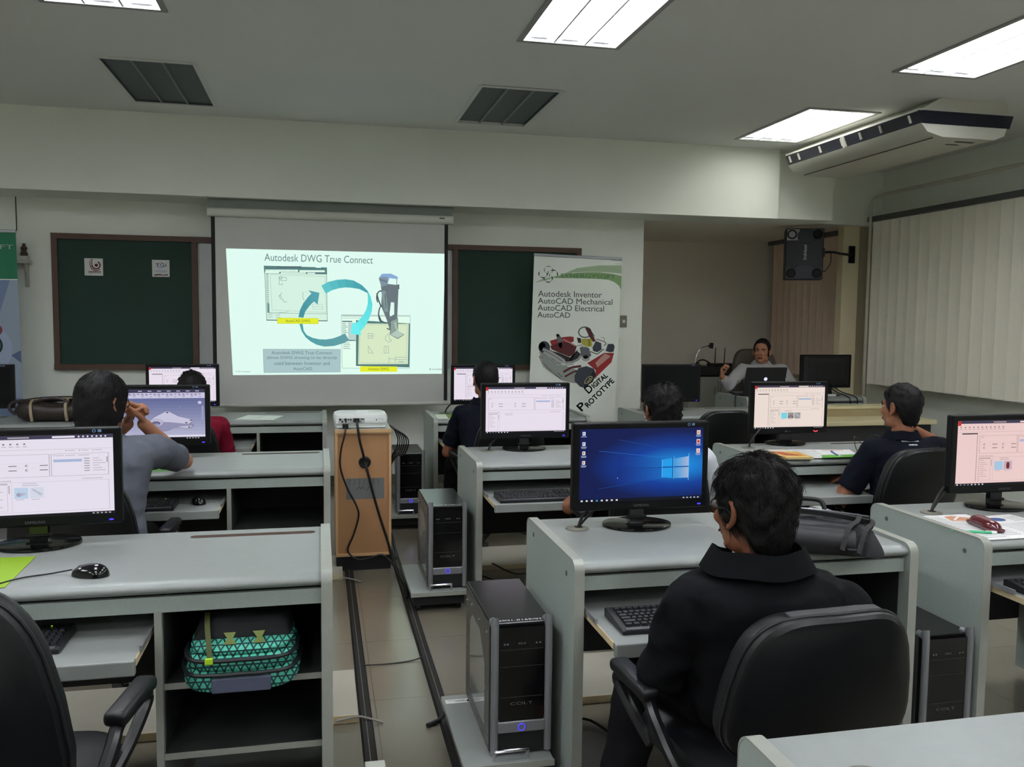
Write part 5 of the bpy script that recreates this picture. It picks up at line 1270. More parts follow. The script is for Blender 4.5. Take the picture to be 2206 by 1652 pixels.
b = MB(); b.tube([(-.10, -.02, .185), (-.095, -.07, .17), (-.085, -.125, .13), (-.08, -.150, .10)], .010, n=4, sub=4); b.build('strap', M('strap_olive', (72, 80, 34), .7), t)
b = MB(); b.rbox(-.092, -.070, -.166, -.155, .09, .108, .003); b.build('buckle', M('buckle_lime', (176, 220, 40), .5), t)
em = M('emblem_olive', (112, 124, 60), .7)
for x in (-.03, .05):
    G = Flat(); G.poly([(x-.018, .0), (x+.018, .0), (x+.008, .016), (x+.016, .034), (x-.018, .034), (x-.006, .016)], em)
    o = G.build('emblem', None, t, loc=(0, -.118, .128)); o.rotation_euler = (R(-35), 0, 0)

# ================================================================ PAPERS AND SMALL THINGS
def sheet(name, label, cat, pts, z, mt, th=.0012, prints=None, group=None):
    """a thin sheet from four table-top corners; prints(F) draws on it in 0..1 x 0..1 (v towards the back)"""
    cx = sum(p[0] for p in pts)/4; cy = sum(p[1] for p in pts)/4
    q = [(p[0]-cx, p[1]-cy) for p in pts]
    b = MB(); b.ring_loft([[(p[0], p[1], zz) for p in q] for zz in (0, th)])
    o = b.build(name, mt, None, loc=(cx, cy, z)); tag(o, label, cat)
    if prints:
        (a, b_, c, d) = q
        def fn(u, v): return ((a[0]*(1-u)+b_[0]*u)*(1-v)+(d[0]*(1-u)+c[0]*u)*v, (a[1]*(1-u)+b_[1]*u)*(1-v)+(d[1]*(1-u)+c[1]*u)*v)
        F = Flat(fn); prints(F)
        k = F.build('print', None, o); me = k.data
        for vtx in me.vertices: vtx.co = (vtx.co.x, vtx.co.z, th+.0002-vtx.co.y*.4)
    return o
lime = M('lime_paper', (140, 178, 24), .6, var=(5, .04)); green = M('green_leaflet', (84, 160, 44), .5, var=(5, .05)); pk = M('print_ink_grey', (146, 148, 154), .7)
sheet('leaflet', 'bright lime green leaflet at the left edge, under the nearest left monitor', 'leaflet', [(-.99, 2.545), (-.846, 2.545), (-.86, 2.86), (-1.02, 2.86)], DZ, lime)
sheet('leaflet', 'green leaflet under the elbow of the grey-shirted person', 'leaflet', [(-.93, 4.345), (-.70, 4.345), (-.76, 4.50), (-.97, 4.55)], DZ, green, prints=lambda F: (F.rect(.5, .5, .95, .95, M('leaflet_pale', (176, 206, 140), .6)),))
sheet('booklet', 'open pale green booklet on the front left desk beside the red-shirted person', 'booklet', [(-.60, 6.42), (-.33, 6.36), (-.27, 6.62), (-.53, 6.70)], DZ, M('booklet_pale', (238, 248, 238), .6), th=.003, prints=lambda F: (F.rect(.0, .0, .5, .03, MATS['brand_grey']), F.line([(.5, 0), (.5, 1)], .01, pk)))
sheet('booklet', 'green and white booklet beside the navy-shirted person on the front desk', 'booklet', [(.845, 6.27), (1.02, 6.27), (1.05, 6.58), (.86, 6.58)], DZ, M('booklet_white', (214, 222, 204), .6), th=.004, prints=lambda F: (F.rect(.45, .0, 1, 1, M('booklet_green', (122, 150, 60), .6)), F.rect(.0, .9, 1, 1, M('booklet_green', (1, 1, 1)))))
def para(F):
    for r in range(16):
        F.rect(.06, .93-.056*r, .06+.86*(1 if r % 5 else .5), .915-.056*r, pk)
def para_pic(F):
    para(F); F.L(1); F.rect(.32, .70, .95, .95, paper); F.L(2); F.poly([(.34, .74), (.42, .92), (.62, .95), (.93, .80), (.9, .73), (.6, .72)], M('print_salmon', (206, 150, 120), .7)); F.L(3); F.line([(.45, .78), (.7, .9)], .03, paper)
sheet('paper_sheet', 'white printed sheet with a salmon picture on the right desk, under the maroon case', 'paper', [(2.262, 2.495), (2.45, 2.495), (2.47, 2.855), (2.262, 2.855)], DZ, paper, prints=para_pic)
def para_blue(F):
    para(F); F.L(1); F.rect(.1, .62, .6, .95, paper); F.L(2); F.disc((.34, .80), .17, M('print_blue', (62, 92, 150), .6), ry=.09)
sheet('paper_sheet', 'white printed sheet with a blue oval picture at the right edge', 'paper', [(2.445, 2.50), (2.66, 2.52), (2.64, 2.82), (2.46, 2.80)], DZ+.0014, paper, prints=para_blue)
t = thing('glasses_case', 'shiny maroon glasses case on the papers at the right edge', 'case', (2.375, 2.645, DZ+.003), R(78))
mar = M('maroon_gloss', (92, 24, 34), .18, spec=.6, coat=.4)
def pod(L, W, H, z0, n=20):
    rings = []
    for f in [k/12 for k in range(13)]:
        x = -L+2*L*f; e = math.sqrt(max(.03, 1-abs(2*f-1)**4))
        rings.append([(x, W*e*math.cos(a), z0+H*e*math.sin(a)*.999) for a in [PI*j/n for j in range(n+1)]])
    b = MB(); b.ring_loft(rings); return b
pod(.082, .031, .026, .012).build('lid', mar, t, smooth=True)
b = MB(); b.rbox(-.080, .080, -.030, .030, .0, .013, .006); b.build('lower_shell', mar, t)
t = thing('pen', 'translucent green pen on the paper in front of the maroon case', 'pen', (2.285, 2.585, DZ+.006), R(-24))
b = MB(); b.cyl((-.07, 0, 0), (.05, 0, 0), .0042, n=10); b.cyl((-.085, 0, 0), (-.07, 0, 0), .001, .0042, n=10); b.build('barrel', M('pen_green', (80, 196, 140), .25), t)
b = MB(); b.cyl((.05, 0, 0), (.068, 0, 0), .0046, n=10); b.box(.03, .066, -.001, .001, .004, .007); b.build('clip_end', white_pl, t)
sheet('paper_sheet', 'white paper with a dotted green border under the yellow book', 'paper', [(2.40, 4.185), (2.62, 4.185), (2.70, 4.50), (2.46, 4.53)], DZ, M('paper_cream', (214, 210, 196), .7), prints=lambda F: [F.disc((.05+.05*k, .06), .012, M('print_leaf', (60, 120, 80), .7), n=6) for k in range(18)] and F.disc((.1, .8), .06, M('print_leaf', (1, 1, 1))))
bk = M('book_yellow', (204, 160, 66), .5, var=(6, .08))
t = thing('book', 'thin yellow book with a red and orange cover on the papers desk', 'book', (2.545, 4.265, DZ+.0018), R(-6))
b = MB(); b.box(-.085, .085, -.10, .11, .0, .010); b.build('pages', M('book_pages', (222, 206, 158), .7), t)
F = Flat(); F.rect(-.087, -.102, .087, .112, bk); F.L(1); F.poly([(-.08, .10), (-.02, .10), (.03, -.03), (-.04, -.02)], M('print_scarlet', (168, 44, 34), .6)); F.poly([(.0, .05), (.06, .02), (.05, -.05), (.01, -.04)], M('print_orange', (206, 120, 44), .6)); F.L(2); F.rect(-.06, -.085, .07, -.06, M('print_straw', (226, 196, 110), .6)); F.line([(-.05, .09), (.0, .0)], .012, M('print_orange', (1, 1, 1)))
k = F.build('cover', None, t)
for vtx in k.data.vertices: vtx.co = (vtx.co.x, vtx.co.z, .0104-vtx.co.y*.5)
sheet('paper_sheet', 'white printed sheet lying loose beside the monitor with the red light', 'paper', [(2.58, 4.19), (2.80, 4.19), (2.86, 4.46), (2.66, 4.50)], DZ+.0014, paper, prints=para)
sheet('paper_sheet', 'white printed sheet on the top of the loose papers, nearest the lettered polo', 'paper', [(2.73, 4.20), (2.93, 4.19), (3.02, 4.43), (2.80, 4.46)], DZ+.003, paper, prints=lambda F: F.L(0) and (F.rect(.2, .86, .8, .92, M('print_salmon', (206, 150, 120), .7)),))
sheet('leaflet', 'green leaflet with a white emblem on the loose papers, beside the lettered polo', 'leaflet', [(2.68, 4.175), (2.93, 4.175), (2.93, 4.255), (2.73, 4.26)], DZ+.0048, green, prints=lambda F: F.line([(.4, .75), (.55, .75), (.42, .35), (.58, .35)], .05, paper))
t = thing('pen', 'blue capped pen standing behind the green leaflet on the papers desk', 'pen', (2.83, 4.29, DZ+.009), R(70))
b = MB(); b.cyl((-.07, 0, 0), (.04, 0, 0), .004, n=10); b.build('barrel', M('pen_blue', (70, 110, 190), .3), t)
b = MB(); b.cyl((.04, 0, 0), (.075, 0, 0), .0048, n=10); b.build('cap', M('pen_cap', (52, 86, 160), .3), t)
cord('earphone_cord', [(2.98, 4.28, .754), (2.97, 4.30, .79), (3.0, 4.36, .84), (3.05, 4.40, .82), (3.06, 4.36, .80), (3.10, 4.34, .85), (3.14, 4.30, .84)], .0025, 'thin black cord looping beside the shoulder of the lettered polo', 'cord')
# cables on the floor under the desks
for i, p in enumerate(([(1.0, 4.95, .035), (1.12, 4.8, .008), (1.3, 4.85, .03), (1.38, 5.1, .035)], [(.82, 4.6, .01), (.9, 4.5, .02), (.98, 4.62, .012), (.9, 4.72, .03), (.84, 4.66, .05)], [(.84, 4.5, .008), (1.0, 4.42, .008), (1.15, 4.5, .008), (1.2, 4.75, .03), (1.18, 4.8, .22)], [(.80, 2.9, .008), (.95, 2.95, .02), (1.05, 2.8, .008), (1.2, 2.9, .02)], [(.85, 4.45, .012), (.95, 4.4, .014), (1.05, 4.46, .012), (1.1, 4.42, .01)])):
    cord('floor_cable', p, .005, ('black cable on the floor box behind the middle desk', 'tangled black cable beside the middle tower', 'black cable climbing behind the middle desk', 'black cable on the floor under the foreground desk', 'short black cable end lying by the middle tower stand')[i], 'cable')
cord('tower_cable', [(.43, 5.6, .02), (.42, 5.4, .12), (.40, 5.3, .2), (.43, 5.2, .15), (.44, 5.1, .05)], .006, 'black cable looping behind the projector cabinet at the tower stand')
cord('tower_cable', [(.445, 3.09, .022), (.425, 3.06, .014), (.40, 3.05, .008), (.375, 3.035, .008)], .009, 'short black cable stub on the floor behind the nearest tower stand')
# ================================================================ CHAIRS
def make_chair(label, mt, bw=.245, bt=.40, zb=.53, zt=.875, arms=True, seat_z=.46, name='office_chair', az=.58, kt=.74):
    t = thing(name, label, 'chair')
    # backrest: rounded, narrower at the top, slightly dished
    n = 36; ring = []
    H = zt-zb
    for k in range(n):
        a = 2*PI*k/n; ca, sa = math.cos(a), math.sin(a)
        x = math.copysign(abs(ca)**.45, ca); z = math.copysign(abs(sa)**.5, sa)
        ring.append((x, z))
    def rr(s, y, k=kt):
        out = []
        for x, z in ring:
            f = (z+1)/2; w_ = bw*(1-(1-k)*f*f)
            out.append((x*w_*s, y+.03*(x*x)*s*s-.06*f, zb+H/2+z*(H/2-(1-s)*.10)))
        return out
    b = MB(); b.ring_loft([rr(s, y) for s, y in ((.90, -.262), (.975, -.256), (1, -.235), (1, -.21), (.97, -.19), (.85, -.172), (.5, -.165))]); bk = b.build('backrest', mt, t, smooth=True)
    b = MB(); b.tube([Vector(p)+Vector((0, -.002, 0)) for p in rr(1.0, -.236)], .004, n=6, sub=1, closed=True); b.build('piping', M('piping_black', (30, 30, 34), .35), bk, smooth=True)
    global TOP; TOP = [p for p in rr(1.0, -.236) if p[2] > zt-.008]
    b = MB(); prof = rounded(-.24, .24, -.23, .24, .09, 7)
    b.ring_loft([[(x*s, y*s, z) for x, y in prof] for s, z in ((.93, seat_z-.06), (1, seat_z-.04), (1, seat_z-.01), (.96, seat_z+.012), (.8, seat_z+.02), (.3, seat_z+.022))]); b.build('seat', mt, t, smooth=True)
    b = MB(); b.rbox(-.03, .03, -.235, -.215, seat_z-.06, zb+.12, .006); b.build('back_bracket', black_pl, t)
    if arms:
        for s in (-1, 1):
            b = MB(); b.tube([(s*.24, -.10, seat_z-.05), (s*.265, -.06, seat_z), (s*.275, .02, az-.055), (s*.27, .08, az-.03), (s*.27, .22, az-.03), (s*.272, .26, az-.055), (s*.255, .18, seat_z+.0), (s*.235, .12, seat_z-.05)], .016, n=8); ar = b.build('armrest', black_pl, t, smooth=True)
            q = MB(); q.rbox(s*.27-.028, s*.27+.028, .05, .27, az-.028, az+.008, .014, 3); q.build('arm_pad', mt, ar, smooth=True)
    b = MB(); b.cyl((0, 0, .10), (0, 0, seat_z-.06), .026, n=14); b.build('gas_column', black_pl, t)
    b = MB(); b.rbox(-.1, .1, -.12, .12, seat_z-.075, seat_z-.058, .004); b.build('mechanism', black_pl, t)
    for k in range(5):
        a = 2*PI*k/5+.3; c, s = math.cos(a), math.sin(a)
        b = MB(); b.tube([(c*.02, s*.02, .115), (c*.16, s*.16, .10), (c*.28, s*.28, .072)], lambda f: .022-.006*f, n=8, sub=3); lg = b.build('base_leg', black_pl, t, smooth=True)
        q = MB(); px, py = c*.28, s*.28
        for d in (-1, 1): q.cyl((px-s*.006*d, py+c*.006*d, .0262), (px-s*.024*d, py+c*.024*d, .0262), .026, n=14)
        q.cyl((px, py, .03), (px, py, .075), .008, n=8); q.build('caster', black_pl, lg)
    return t
ch = make_chair('black vinyl office chair of the person in the foreground', vinyl)
place(ch, 1.07, 1.90, 0, R(3))
TOP = sorted(TOP, key=lambda p: p[0])
b = MB(); rings = [[(p[0], p[1]+dy, p[2]+dz) for dy, dz in ((-.006, .001), (-.004, .005), (.020, .006), (.022, .001))] for p in TOP]
b.ring_loft(rings)
tb = b.build('trim_strip', M('mesh_trim', (66, 66, 68), .6, bump=(700, .8)), ch)
for x, y, rz, lb in ((-.93, 3.82, R(-4), 'black vinyl office chair of the grey-shirted person'), (2.93, 3.97, R(6), 'black vinyl office chair of the person in the lettered navy polo'), (2.76, 5.75, R(2), 'empty black vinyl office chair in front of the dark switched-off monitor on the right'), (1.18, 5.62, R(4), 'black vinyl office chair of the navy-shirted person by the projection screen'), (1.50, 3.82, 0, 'black vinyl office chair of the white-shirted person behind the blue screen'), (-.84, 5.72, 0, 'black vinyl office chair of the red-shirted person')):
    dup(ch, (x, y, 0), rz, lb, skip=('trim_strip',))
lch = make_chair('tall black vinyl office chair in the lower left corner, before the nearest left desk', vinyl, zb=.50, zt=1.0, az=.59, kt=.72, bw=.30)
place(lch, -.735, 2.02, 0, R(-8))
ich = make_chair("brown high-backed office chair behind the instructor", M('chair_brown', (86, 76, 70), .7, var=(20, .12)), bw=.27, zb=.56, zt=1.14, kt=.86, az=.62)
place(ich, 4.58, 8.24, TZ, R(180))

# ================================================================ PEOPLE
def remesh(mb, name, mt, voxel, it, parent=None, fac=.5, crease=0):
    o = mb.build('tmp', None)
    r = o.modifiers.new('r', 'REMESH'); r.mode = 'VOXEL'; r.voxel_size = voxel
    if it:
        s = o.modifiers.new('s', 'SMOOTH'); s.factor = fac; s.iterations = it
    dg = bpy.context.evaluated_depsgraph_get(); dg.update()
    me = bpy.data.meshes.new_from_object(o.evaluated_get(dg))
    old = o.data; bpy.data.objects.remove(o); bpy.data.meshes.remove(old)
    if crease:      # soft cloth folds
        nr = [v.normal.copy() for v in me.vertices]
        for v, n_ in zip(me.vertices, nr):
            c = v.co; w1 = noise.noise(V((c.x*7+c.z*5, c.y*7, c.z*11-c.x*6))); w2 = noise.noise(V((c.x*20, c.y*20+c.z*9, c.z*22)))
            v.co = c+n_*crease*(1-2*abs(w1)+.35*w2)
    me.name = name; me.materials.clear(); me.materials.append(mt)
    me.polygons.foreach_set('use_smooth', [True]*len(me.polygons))
    me.polygons.foreach_set('material_index', [0]*len(me.polygons))
    n = bpy.data.objects.new(name, me); COL.objects.link(n)
    if parent is not None: n.parent = parent
    return n
def cap(b, p0, p1, r0, r1=None, n=14, flat=False):
    r1 = r0 if r1 is None else r1
    b.cyl(p0, p1, r0, r1, n=n)
    b.ell(p0, (r0, r0, r0), nu=n, nv=8)
    if not flat: b.ell(p1, (r1, r1, r1), nu=n, nv=8)
V = Vector
def hand(b, wrist, d, nrm, thumb, curl=(.5, .6, .5), sc=1.0):
    """palm, four unequal fingers bending towards nrm, and a thumb on the side 'thumb' (+1/-1)"""
    w_ = V(wrist); d = V(d).normalized(); nrm = V(nrm); nrm = (nrm-d*nrm.dot(d)).normalized(); s = d.cross(nrm)*thumb
    for i, (o, L, l) in enumerate(((.030, .080, .92), (.010, .085, 1.0), (-.011, .082, .94), (-.030, .074, .76))):
        k = w_+d*L*sc+s*o*sc
        cap(b, w_+s*o*.55*sc+d*.01, k, .0135*sc, .0115*sc, n=9)
        p = k; ang = 0; r = .0098*sc
        for q, (ln, c) in enumerate(zip((.043, .027, .021), curl)):
            ang += c+.06*i
            dr = d*math.cos(ang)+nrm*math.sin(ang)
            e = p+dr*ln*l*sc; cap(b, p, e, r, r*.9, n=8); p = e; r *= .92
    k0 = w_+d*.022*sc+s*.024*sc; k1 = k0+(d*.62+s*.62+nrm*.42).normalized()*.046*sc
    k2 = k1+(d*.85+s*.1+nrm*.5).normalized()*.034*sc; k3 = k2+(d*.8-s*.25+nrm*.55).normalized()*.026*sc
    cap(b, k0, k1, .0155*sc, .0118*sc, n=9); cap(b, k1, k2, .0112*sc, .0105*sc, n=9); cap(b, k2, k3, .0100*sc, .0085*sc, n=9)
def head_geo(b, c, mm, sc=1.0):
    def E_(p, r, tilt=0):
        b.ell(V(c)+mm @ (V(p)*sc), [q*sc for q in r], rot=mm @ Euler((0, tilt, 0)).to_matrix(), nu=20, nv=12)
    def C_(p, q, r0, r1): cap(b, V(c)+mm @ (V(p)*sc), V(c)+mm @ (V(q)*sc), r0*sc, r1*sc, n=10)
    E_((0, -.012, .035), (.075, .095, .086)); E_((0, .030, -.025), (.064, .060, .085)); E_((0, .032, -.070), (.052, .052, .042)); E_((0, .070, -.098), (.024, .018, .017))
    E_((0, .074, .022), (.050, .017, .012)); C_((0, .086, .006), (0, .108, -.030), .008, .0125)
    for s in (-1, 1):
        E_((s*.013, .098, -.035), (.009, .011, .008)); E_((s*.043, .058, -.024), (.021, .026, .021)); E_((s*.052, .01, -.075), (.014, .035, .03))
        # ear: rim, lobe and inner plate
        pts = [(s*.076, .006, -.028), (s*.083, .004, -.040), (s*.087, -.006, -.036), (s*.091, -.020, -.016), (s*.093, -.024, .006), (s*.090, -.016, .024), (s*.084, -.002, .026), (s*.079, .008, .014)]
        for p, q in zip(pts, pts[1:]): C_(p, q, .0062, .0062)
        E_((s*.079, -.008, -.006), (.006, .018, .026))
    E_((0, .090, -.058), (.025, .010, .0065)); E_((0, .088, -.074), (.021, .010, .007))
SK = {}
def skin(name, col): return M(name, col, .5, spec=.35, var=(30, .08))
def hair_cap(parent, c, mm, mt, sc, back, side, front, nstr, ln, seed, lift=.3, puff=1.0, fuzz=.010, srad=.0006, bob=0):
    rnd = random.Random(seed)
    cc = V((0, -.014, .034))
    LZ = bob if bob else .150
    def surf(a, t):
        d = V((math.sin(a)*math.cos(t), math.cos(a)*math.cos(t), math.sin(t)))
        nz = noise.noise(d*5+V((seed, 0, 0)))*fuzz + noise.noise(d*14+V((0, seed, 0)))*fuzz*.5
        if t >= 0: return cc+V((d.x*(.083*puff+nz), d.y*(.103*puff+nz), d.z*(.095*puff+nz))), d
        f = -t/(PI/2); h = (1-.10*f+.04*math.sin(f*5)) if bob else (1-.36*f**2.0)
        o = V((math.sin(a), math.cos(a), 0))
        return cc+V((o.x*(.083*puff*h+nz), o.y*(.103*puff*h+nz)*(1 if bob or o.y > 0 else 1-.10*f), -f*LZ)), (o+V((0, 0, -.25*f))).normalized()
    def tlim(a):
        q = limit(a)-cc.z
        return math.asin(min(.98, q/.095)) if q >= 0 else max(-PI/2, q/LZ*PI/2)
    def limit(a):
        a = abs((a+PI) % (2*PI)-PI)
        if a < .75: return front-.012*(a/.75)
        if a < 1.15: return front-.012+(side-front+.012)*(a-.75)/.4
        if a < (1.25 if bob else 1.70): return side
        return side+( -back-side)*min(1, (a-(1.25 if bob else 1.70))/.5)
    NA, NT = 44, 22
    b = MB(); rings = []
    for j in range(NT+1):
        ring = []
        for i in range(NA):
            a = 2*PI*i/NA; lo = limit(a)
            tl = tlim(a)
            t = PI/2*.985-(PI/2*.985-tl)*j/NT
            p, d = surf(a, t)
            if j == NT: p = p-d*.006
            ring.append(V(c)+mm @ (p*sc))
        rings.append(ring)
    inner = [[V(c)+mm @ ((cc+((mm.transposed() @ (V(p)-V(c)))/sc-cc)*.90)*sc) for p in r] for r in (rings[NT], rings[NT//2], rings[2])]
    b.ring_loft(rings+inner)
    for k in range(nstr):
        a = rnd.uniform(-PI, PI); lo = limit(a); tl = tlim(a)
        u = rnd.random(); t = tl+(PI/2-tl)*(1-u**.7)
        p, d = surf(a, t)
        flow = V((d.x*.7+rnd.uniform(-.22, .22), d.y*.7-.25+rnd.uniform(-.22, .22), -.55+rnd.uniform(-.2, .2)+(.5*lift if d.z > .6 else 0)))
        flow = (flow-d*flow.dot(d)).normalized()
        L = ln*rnd.uniform(.5, 1.15); q = p-d*.004; pts = []; cur = rnd.uniform(-.5, .5); sd = d.cross(flow)
        for s_ in range(5):
            f = s_/4
            pts.append(V(c)+mm @ ((q+flow*L*f-d*(L*f)**2*(5.2 if d.z > -.1 else 2.0)+d*(lift*(1 if d.z > .35 else .15)*L*math.sin(f*2.0)*.8)*rnd.uniform(.8, 1.1)+sd*cur*L*f*f)*sc))
        b.tube(pts, (lambda f: srad*(1.25-f)), n=3, sub=1)
    return b.build('hair', mt, parent, smooth=2)
def glasses(parent, c, mm, sc, mt):
    b = MB(); P = lambda p: V(c)+mm @ (V(p)*sc)
    for s in (-1, 1):
        b.tube([P((s*.034+.024*math.cos(a), .101-.012*abs(s*.034+.024*math.cos(a))/.05, -.002+.018*math.sin(a))) for a in [2*PI*k/14 for k in range(14)]], .002, n=6, sub=1, closed=True)
        b.tube([P((s*.058, .088, .004)), P((s*.086, .04, .006)), P((s*.092, .0, .008)), P((s*.090, -.018, -.008))], .0022, n=6, sub=3)
    b.tube([P((-.010, .102, .002)), P((0, .104, .005)), P((.010, .102, .002))], .002, n=6)
    return b.build('glasses', mt, parent, smooth=True)
def person(label, P):
    yaw = P.get('yaw', 0); by = P.get('body_yaw', 0); sc = P.get('sc', 1.0)
    mm = Euler((P.get('pitch', 0), P.get('tilt', 0), yaw)).to_matrix(); bm_ = Euler((0, 0, by)).to_matrix()
    pel, neck, hd = V(P['pel']), V(P['neck']), V(P['head'])
    sh = P['sh']; el = P['el']; wr = P['wr']; kn = P['kn']; an = P['an']; w_ = P.get('w', 1.0)
    def torso(b, g):
        ax = neck-pel; rings = []
        for f, hw, hd_ in ((-.20, .10, .08), (-.14, .150, .105), (-.02, .165, .115), (.2, .155, .112), (.4, .158, .115), (.58, .168, .122), (.74, .180, .122), (.84, .185, .110), (.91, .165, .090), (.96, .115, .074), (1.0, .074, .066), (1.03, .06, .058)):
            c = pel+ax*f; k_ = w_ if f < .95 else 1
            rings.append([c+bm_ @ V(((hw*k_+g)*math.copysign(abs(math.cos(a))**.85, math.cos(a)), (hd_+g)*math.copysign(abs(math.sin(a))**.85, math.sin(a)), 0)) for a in [2*PI*k/28 for k in range(28)]])
        b.ring_loft(rings)
        up = V((0, 0, -.012))
        cap(b, V(sh[0])+up, V(sh[1])+up, .058+g, .058+g)
        for q in (0, 1): cap(b, V(sh[q])+V((0, 0, .004)), neck+V((0, 0, -.055))+(V(sh[q])-neck)*.25, .050+g, .052+g)
    hip = [pel+bm_ @ V((s*.09, .03, -.02)) for s in (-1, 1)]
    b = MB(); torso(b, 0)
    cap(b, neck-V((0, 0, .05)), hd+mm @ V((0, -.028*sc, -.07*sc)), .060*P.get('nk', 1), .054*P.get('nk', 1))
    head_geo(b, hd, mm, sc)
    for i in (0, 1):
        cap(b, sh[i], el[i], .050, .040); cap(b, el[i], wr[i], .041, .028)
        H = P['hands'][i]; hand(b, wr[i], H[0], H[1], H[2], H[3] if len(H) > 3 else (.5, .6, .5))
        cap(b, hip[i], kn[i], .082, .060); cap(b, kn[i], an[i], .056, .040); cap(b, an[i], V(an[i])+bm_ @ V((0, .13, -.03)), .036, .03)
    o = remesh(b, 'person', P['skin'], P.get('voxel', .006), 3)
    tag(o, label, 'person')
    sm = P['shirt']
    b = MB(); torso(b, .014)
    for i in (0, 1):
        f = P.get('sleeve', .62)
        a = V(sh[i]); e = V(el[i])
        if f <= 1:
            q = a.lerp(e, f); cap(b, a, q, .066, .062, flat=True)
        else:
            cap(b, a, e, .064, .055); cap(b, e, e.lerp(V(wr[i]), f-1), .055, .045, flat=True)
    for q in P.get('folds', ()): cap(b, q[0], q[1], q[2])
    s = remesh(b, P.get('shirt_name', 'shirt'), sm, .008, 5, o, crease=.0075)
    # collar, open at the front
    cr = P.get('collar', (.074, .100, .040)); b = MB(); rings = []
    cz = neck+V((0, 0, .005))+bm_ @ V((0, -.006, 0))
    for k in range(33):
        a = R(90)+R(14)+(2*PI-R(28))*k/32
        c_, s_ = math.cos(a), math.sin(a)
        dip = -.045*max(0, s_)**3
        wob = .003*math.sin(5*a)
        rings.append([cz+bm_ @ V((r*c_*1.06, r*s_*.86, z+dip*(1 if z < .03 else .8)+wob)) for r, z in ((cr[0], cr[2]), (cr[0]+.007, cr[2]+.003), (cr[1]+.006, -.004), (cr[1], -.008), (cr[0]-.004, .008))])
    b.ring_loft(rings); b.build('collar', P.get('collar_mat', sm), s, smooth=True)
    for i in (0, 1):
        if P.get('sleeve', .62) <= 1:
            a = V(sh[i]); e = V(el[i]); f = P.get('sleeve', .62); q = a.lerp(e, f); d = (e-a).normalized()
            b = MB(); b.cyl(q-d*.012, q+d*.004, .0605, .0600, n=22); b.build('cuff', P.get('cuff_mat', sm), s, smooth=True)
    # trousers and shoes
    b = MB(); b.ell(pel-V((0, 0, .03)), (.172*w_, .128, .10), rot=bm_)
    for i in (0, 1):
        cap(b, hip[i], kn[i], .094, .072); cap(b, kn[i], V(an[i])+V((0, 0, .02)), .070, .058, flat=True)
    remesh(b, 'trousers', P.get('pants', pants_m), .010, 4, o, crease=.006)
    for i in (0, 1):
        A = V((an[i][0], an[i][1], 0)); z0 = P.get('fz', 0)
        b = MB(); rings = []
        for k in range(9):
            f = k/8; y = -.07+.26*f; wv = .045*math.sqrt(max(.05, 1-abs(2*f-1)**3)); h = .085-.045*f
            rings.append([A+V((0, 0, z0))+bm_ @ V((wv*math.cos(a), y, .002+h*max(0, math.sin(a)))) for a in [PI*j/8 for j in range(9)]])
        b.ring_loft(rings); b.build('shoe', shoe_m, o, smooth=True)
    # face
    Q = lambda p: hd+mm @ (V(p)*sc)
    for s_ in (-1, 1):
        b = MB(); b.ell(Q((s_*.031, .0755, .0)), (.0125*sc, .0100*sc, .0068*sc), rot=mm, nu=14, nv=10); e = b.build('eye', M('eye_white', (196, 190, 182), .25), o, smooth=True)
        b = MB(); b.ell(Q((s_*.031-.002, .0835, .0)), (.0056*sc, .0030*sc, .0056*sc), rot=mm, nu=12, nv=8); b.build('iris', M('eye_dark', (22, 14, 12), .15), e, smooth=True)
        b = MB(); b.tube([Q((s_*.012, .091, .017)), Q((s_*.03, .090, .025)), Q((s_*.050, .076, .018))], .0034*sc, n=6); b.build('eyebrow', P['hair'], o, smooth=True)
        b = MB(); b.tube([Q((s_*.017, .0835, .004)), Q((s_*.031, .0868, .0115)), Q((s_*.046, .076, .005))], .0028*sc, n=6); b.build('eyelid', P['skin'], o, smooth=True)
    lip = M('lips_brown', (104, 62, 54), .45)
    b = MB(); b.tube([Q((-.024, .0885, -.0665)), Q((0, .1005, -.0655)), Q((.024, .0885, -.0665))], .0035*sc, n=6); b.build('lips', lip, o, smooth=True)
    if P.get('open'):
        b = MB(); b.ell(Q((0, .094, -.066)), (.019*sc, .009*sc, .0085*sc), rot=mm, nu=14, nv=8); b.build('open_mouth', M('mouth_dark', (40, 16, 16), .5), o, smooth=True)
    hair_cap(o, hd, mm, P['hair'], sc, *P['hc'])
    if P.get('glasses'): glasses(o, hd, mm, sc, P['glasses'])
    return o
pants_m = M('trousers_dark', (20, 20, 23), .85, spec=.12, var=(30, .15)); shoe_m = M('shoe_black', (18, 17, 17), .4, var=(20, .1))
sk1 = skin('skin_brown', (132, 84, 60)); sk2 = skin('skin_tan', (168, 116, 88)); sk3 = skin('skin_warm_brown', (150, 98, 72))
h1 = M('hair_black', (18, 16, 17),   .6, spec=.25, var=(60, .3)); h2 = M('hair_black_soft', (20, 19, 21), .6, spec=.25, var=(60, .3)); h3 = M('hair_greying', (22, 20, 20), .68, spec=.22, var=(90, .35))
navy = M('cloth_navy', (16, 19, 30), .85, spec=.12, var=(24, .12), bump=(9, .7, .02)); blackc = M('cloth_black', (16, 17, 20), .85, spec=.12, var=(24, .12), bump=(9, .7, .02)); greyc = M('cloth_grey', (96, 100, 110), .85, spec=.12, var=(30, .08), bump=(9, .7, .02)); redc = M('cloth_red', (126, 22, 46), .8, spec=.12, var=(20, .1), bump=(9, .7, .02)); whitec = M('cloth_white', (206, 210, 216), .8, spec=.12, var=(20, .04), bump=(9, .7, .02))
